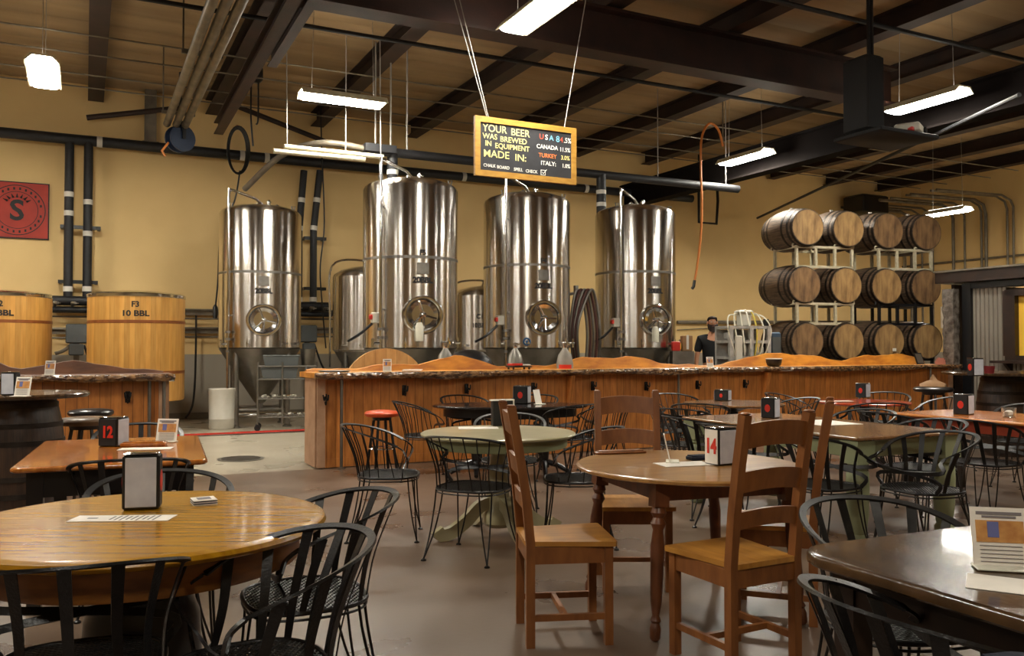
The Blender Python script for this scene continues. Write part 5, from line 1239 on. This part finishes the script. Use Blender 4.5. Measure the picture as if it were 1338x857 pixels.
# cloth shape standing in for someone's dark blue sleeve, bottom right corner
q = Vector((1.02, 1.62, 0)); t = thing('sleeve_cloth', 'dark blue cloth standing in for a sleeve, by the chair at the bottom right', 'jacket', (1.06, 1.69, .36), math.radians(12))
bb = MB(); rr = random.Random(8); rings = []
for i in range(17):
    x = -.24+.03*i+.0; e = min(1, min(i+1, 17-i)/4)
    def wv(k): return .010*math.sin(x*38+k)+.006*math.sin(x*71+2*k)
    rings.append([(x+.1, yy+wv(k), zz*1.0+.01*math.sin(9*x+k)) for k, (yy, zz) in enumerate(((-.06,.02),(-.062,.18),(-.045,.34),(-.02,.385+.01*e),(.02,.39+.01*e),(.045,.34),(.05,.18),(.048,.06),(.03,.06),(.028,.2),(.02,.34),(0,.365),(-.02,.34),(-.04,.2),(-.04,.02)))])
bb.ring_sweep(rings, smooth=True); bb.build('cloth', navy, t)
# ------------------------------------------------------------------ bearded man behind the bar
def skinned(name, pts, edges, radii, m, parent, sub=2, root=0):
    me = bpy.data.meshes.new(name); me.from_pydata([tuple(p) for p in pts], edges, [])
    o = bpy.data.objects.new(name, me); COL.objects.link(o)
    sk = o.modifiers.new('s', 'SKIN'); sk.use_smooth_shade = True
    for i, r in enumerate(radii):
        d = me.skin_vertices[0].data[i]; d.radius = (r, r) if not isinstance(r, tuple) else r; d.use_root = (i == root)
    sb = o.modifiers.new('b', 'SUBSURF'); sb.levels = sub; sb.render_levels = sub
    dg = bpy.context.evaluated_depsgraph_get(); dg.update()
    m2 = bpy.data.meshes.new_from_object(o.evaluated_get(dg)); bpy.data.objects.remove(o)
    for p in m2.polygons: p.use_smooth = True
    m2.materials.clear(); m2.materials.append(m)
    n = bpy.data.objects.new(name, m2); COL.objects.link(n); n.parent = parent; return n
S = 1.90/1.80
t = thing('person', 'bearded person in a black t-shirt standing behind the bar, arms down', 'person', (3.53, 15.1, 0), math.radians(-4))
def V(x, y, z): return Vector((x*S, y*S, z*S))
pts = [V(0,0,.98), V(0,.0,1.12), V(0,.0,1.28), V(0,.01,1.42), V(0,.0,1.53), V(0,-.01,1.60)]          # pelvis..neck (0-5)
ed = [(0,1),(1,2),(2,3),(3,4),(4,5)]; rad = [(.17,.115),(.155,.11),(.175,.12),(.165,.10),(.062,.062),(.058,.06)]
pts += [V(0,-.012,1.66), V(0,-.015,1.72), V(0,-.01,1.765)]; ed += [(5,6),(6,7),(7,8)]; rad += [(.072,.085),(.078,.093),(.055,.065)]
for s in (-1, 1):
    b0 = len(pts)
    pts += [V(.19*s,.0,1.42), V(.255*s,.01,1.15), V(.275*s,-.03,.93), V(.28*s,-.045,.85)]; ed += [(3,b0),(b0,b0+1),(b0+1,b0+2),(b0+2,b0+3)]; rad += [.062,.046,.032,(.038,.02)]
    hb = b0+3
    for i in range(4):
        f0 = len(pts); y = -.075+.022*i; L = (.065,.075,.07,.055)[i]
        pts += [V(.283*s,y,.82), V(.28*s,y-.004,.82-L*.55), V(.268*s,y-.006,.82-L)]; ed += [(hb,f0),(f0,f0+1),(f0+1,f0+2)]; rad += [.010,.009,.008]
    f0 = len(pts); pts += [V(.262*s,-.085,.86), V(.252*s,-.095,.825)]; ed += [(hb,f0),(f0,f0+1)]; rad += [.012,.010]
for s in (-1, 1):
    b0 = len(pts); pts += [V(.095*s,0,.90), V(.115*s,-.01,.50), V(.125*s,.01,.10), V(.13*s,-.13,.045)]; ed += [(0,b0),(b0,b0+1),(b0+1,b0+2),(b0+2,b0+3)]; rad += [.095,.062,.045,.04]
skinned('body', pts, ed, rad, skin, t)
# shirt, trousers, shoes
pts = [V(0,0,.93), V(0,0,1.12), V(0,0,1.28), V(0,.01,1.425), V(0,.0,1.53)]; ed = [(0,1),(1,2),(2,3),(3,4)]; rad = [(.20,.14),(.185,.13),(.20,.137),(.185,.118),(.085,.08)]
for s in (-1, 1):
    b0 = len(pts); pts += [V(.20*s,.0,1.43), V(.235*s,.005,1.28), V(.248*s,.005,1.20)]; ed += [(3,b0),(b0,b0+1),(b0+1,b0+2)]; rad += [.080,.072,.07]
skinned('tshirt', pts, ed, rad, tee, t)
pts = [V(0,0,.99)]; ed = []; rad = [(.185,.13)]
for s in (-1, 1):
    b0 = len(pts); pts += [V(.10*s,0,.86), V(.118*s,-.01,.50), V(.125*s,.01,.10)]; ed += [(0,b0),(b0,b0+1),(b0+1,b0+2)]; rad += [.115,.082,.068]
skinned('trousers', pts, ed, rad, navy, t)
for s in (-1, 1):
    bb = MB(); bb.rbox((.128*s*S,-.07,.045), (.11,.29,.09), .03); bb.build('shoe', blackpl, t)
# face
hz = 1.70*S
bb = MB(); bb.lathe([(0,-.02),(.012,-.016),(.016,0),(.008,.03),(0,.035)], 12, (0,-.112,hz-.012), sy=1.2); bb.build('nose', skin, t)
for s in (-1, 1):
    bb = MB(); bb.lathe([(0,-.010),(.014,-.004),(.014,.004),(0,.010)], 12, (.032*s,-.098,hz+.012), sy=.7); e = bb.build('eye', paper, t)
    bb = MB(); bb.lathe([(0,-.006),(.006,0),(0,.006)], 8, (.032*s,-.108,hz+.012)); bb.build('pupil', ink, e)
    bb = MB(); bb.tube([(.014*s,-.107,hz+.030),(.033*s,-.108,hz+.035),(.05*s,-.094,hz+.030)], .0035, 6); bb.build('eyebrow', hair, t)
    bb = MB(); bb.lathe([(0,-.033),(.014,-.02),(.02,.0),(.018,.025),(0,.036)], 12, (.085*s,-.008,hz-.005), sx=.7); bb.build('ear', skin, t)
bb = MB(); bb.tube([(-.024,-.118,hz-.062),(0,-.124,hz-.060),(.024,-.118,hz-.062)], .006, 6); bb.build('mouth', mat('lips', (150,84,74), .5), t)
bb = MB()
rings = []
for i in range(9):                                   # beard wraps the jaw from ear to ear
    a = math.radians(-80+20*i); c_, s_ = math.sin(a), math.cos(a); dp = .045+.075*s_
    rings.append([(.083*c_, -.01-.088*s_, hz-.01-.03*s_), (.096*c_, -.015-.112*s_, hz-.04-.012*s_), (.085*c_, -.02-.115*s_, hz-.05-dp), (.05*c_, -.01-.08*s_, hz-.05-dp), (.06*c_, -.0-.07*s_, hz-.03)])
bb.ring_sweep(rings); bb.build('beard', hair, t)
bb = MB(); rings = []
for (q, z) in ((.101,.028),(.103,.05),(.096,.078),(.075,.100),(.04,.113),(.004,.117)):
    rings.append([(q*.86*math.cos(2*PI*i/24), .008+q*1.02*math.sin(2*PI*i/24)-(0 if math.sin(2*PI*i/24) > -.3 else -.012), hz+z+(.044 if math.sin(2*PI*i/24) < -.4 and z < .06 else 0)) for i in range(24)])
bb.ring_sweep(rings); bb.build('hair', hair, t)
# ------------------------------------------------------------------ camera, world, colour
cam = bpy.data.cameras.new('camera'); co = bpy.data.objects.new('camera', cam); COL.objects.link(co)
cam.sensor_fit = 'HORIZONTAL'; cam.sensor_width = 36; cam.lens = FPX/1338*36; cam.clip_end = 100; cam.clip_start = .05
co.location = (0, 0, EYE); co.rotation_euler = (math.radians(90)+math.atan((YH-428.5)/FPX), 0, 0)
scene.camera = co
w = bpy.data.worlds.new('world'); w.use_nodes = True; w.node_tree.nodes['Background'].inputs[0].default_value = (.9,.75,.55,1); w.node_tree.nodes['Background'].inputs[1].default_value = .05
scene.world = w
vs = scene.view_settings; vs.view_transform = 'Standard'; vs.look = 'None'; vs.gamma = 1.0; vs.use_curve_mapping = False; vs.exposure = 0.0
for o in list(bpy.data.objects):
    if o.type == 'MESH' and o.data.users >= 1 and not o.data.get('fx'):
        import bmesh
        bm = bmesh.new(); bm.from_mesh(o.data); bmesh.ops.recalc_face_normals(bm, faces=bm.faces); bm.to_mesh(o.data); bm.free(); o.data['fx'] = 1
for me in bpy.data.meshes:
    if 'fx' in me: del me['fx']
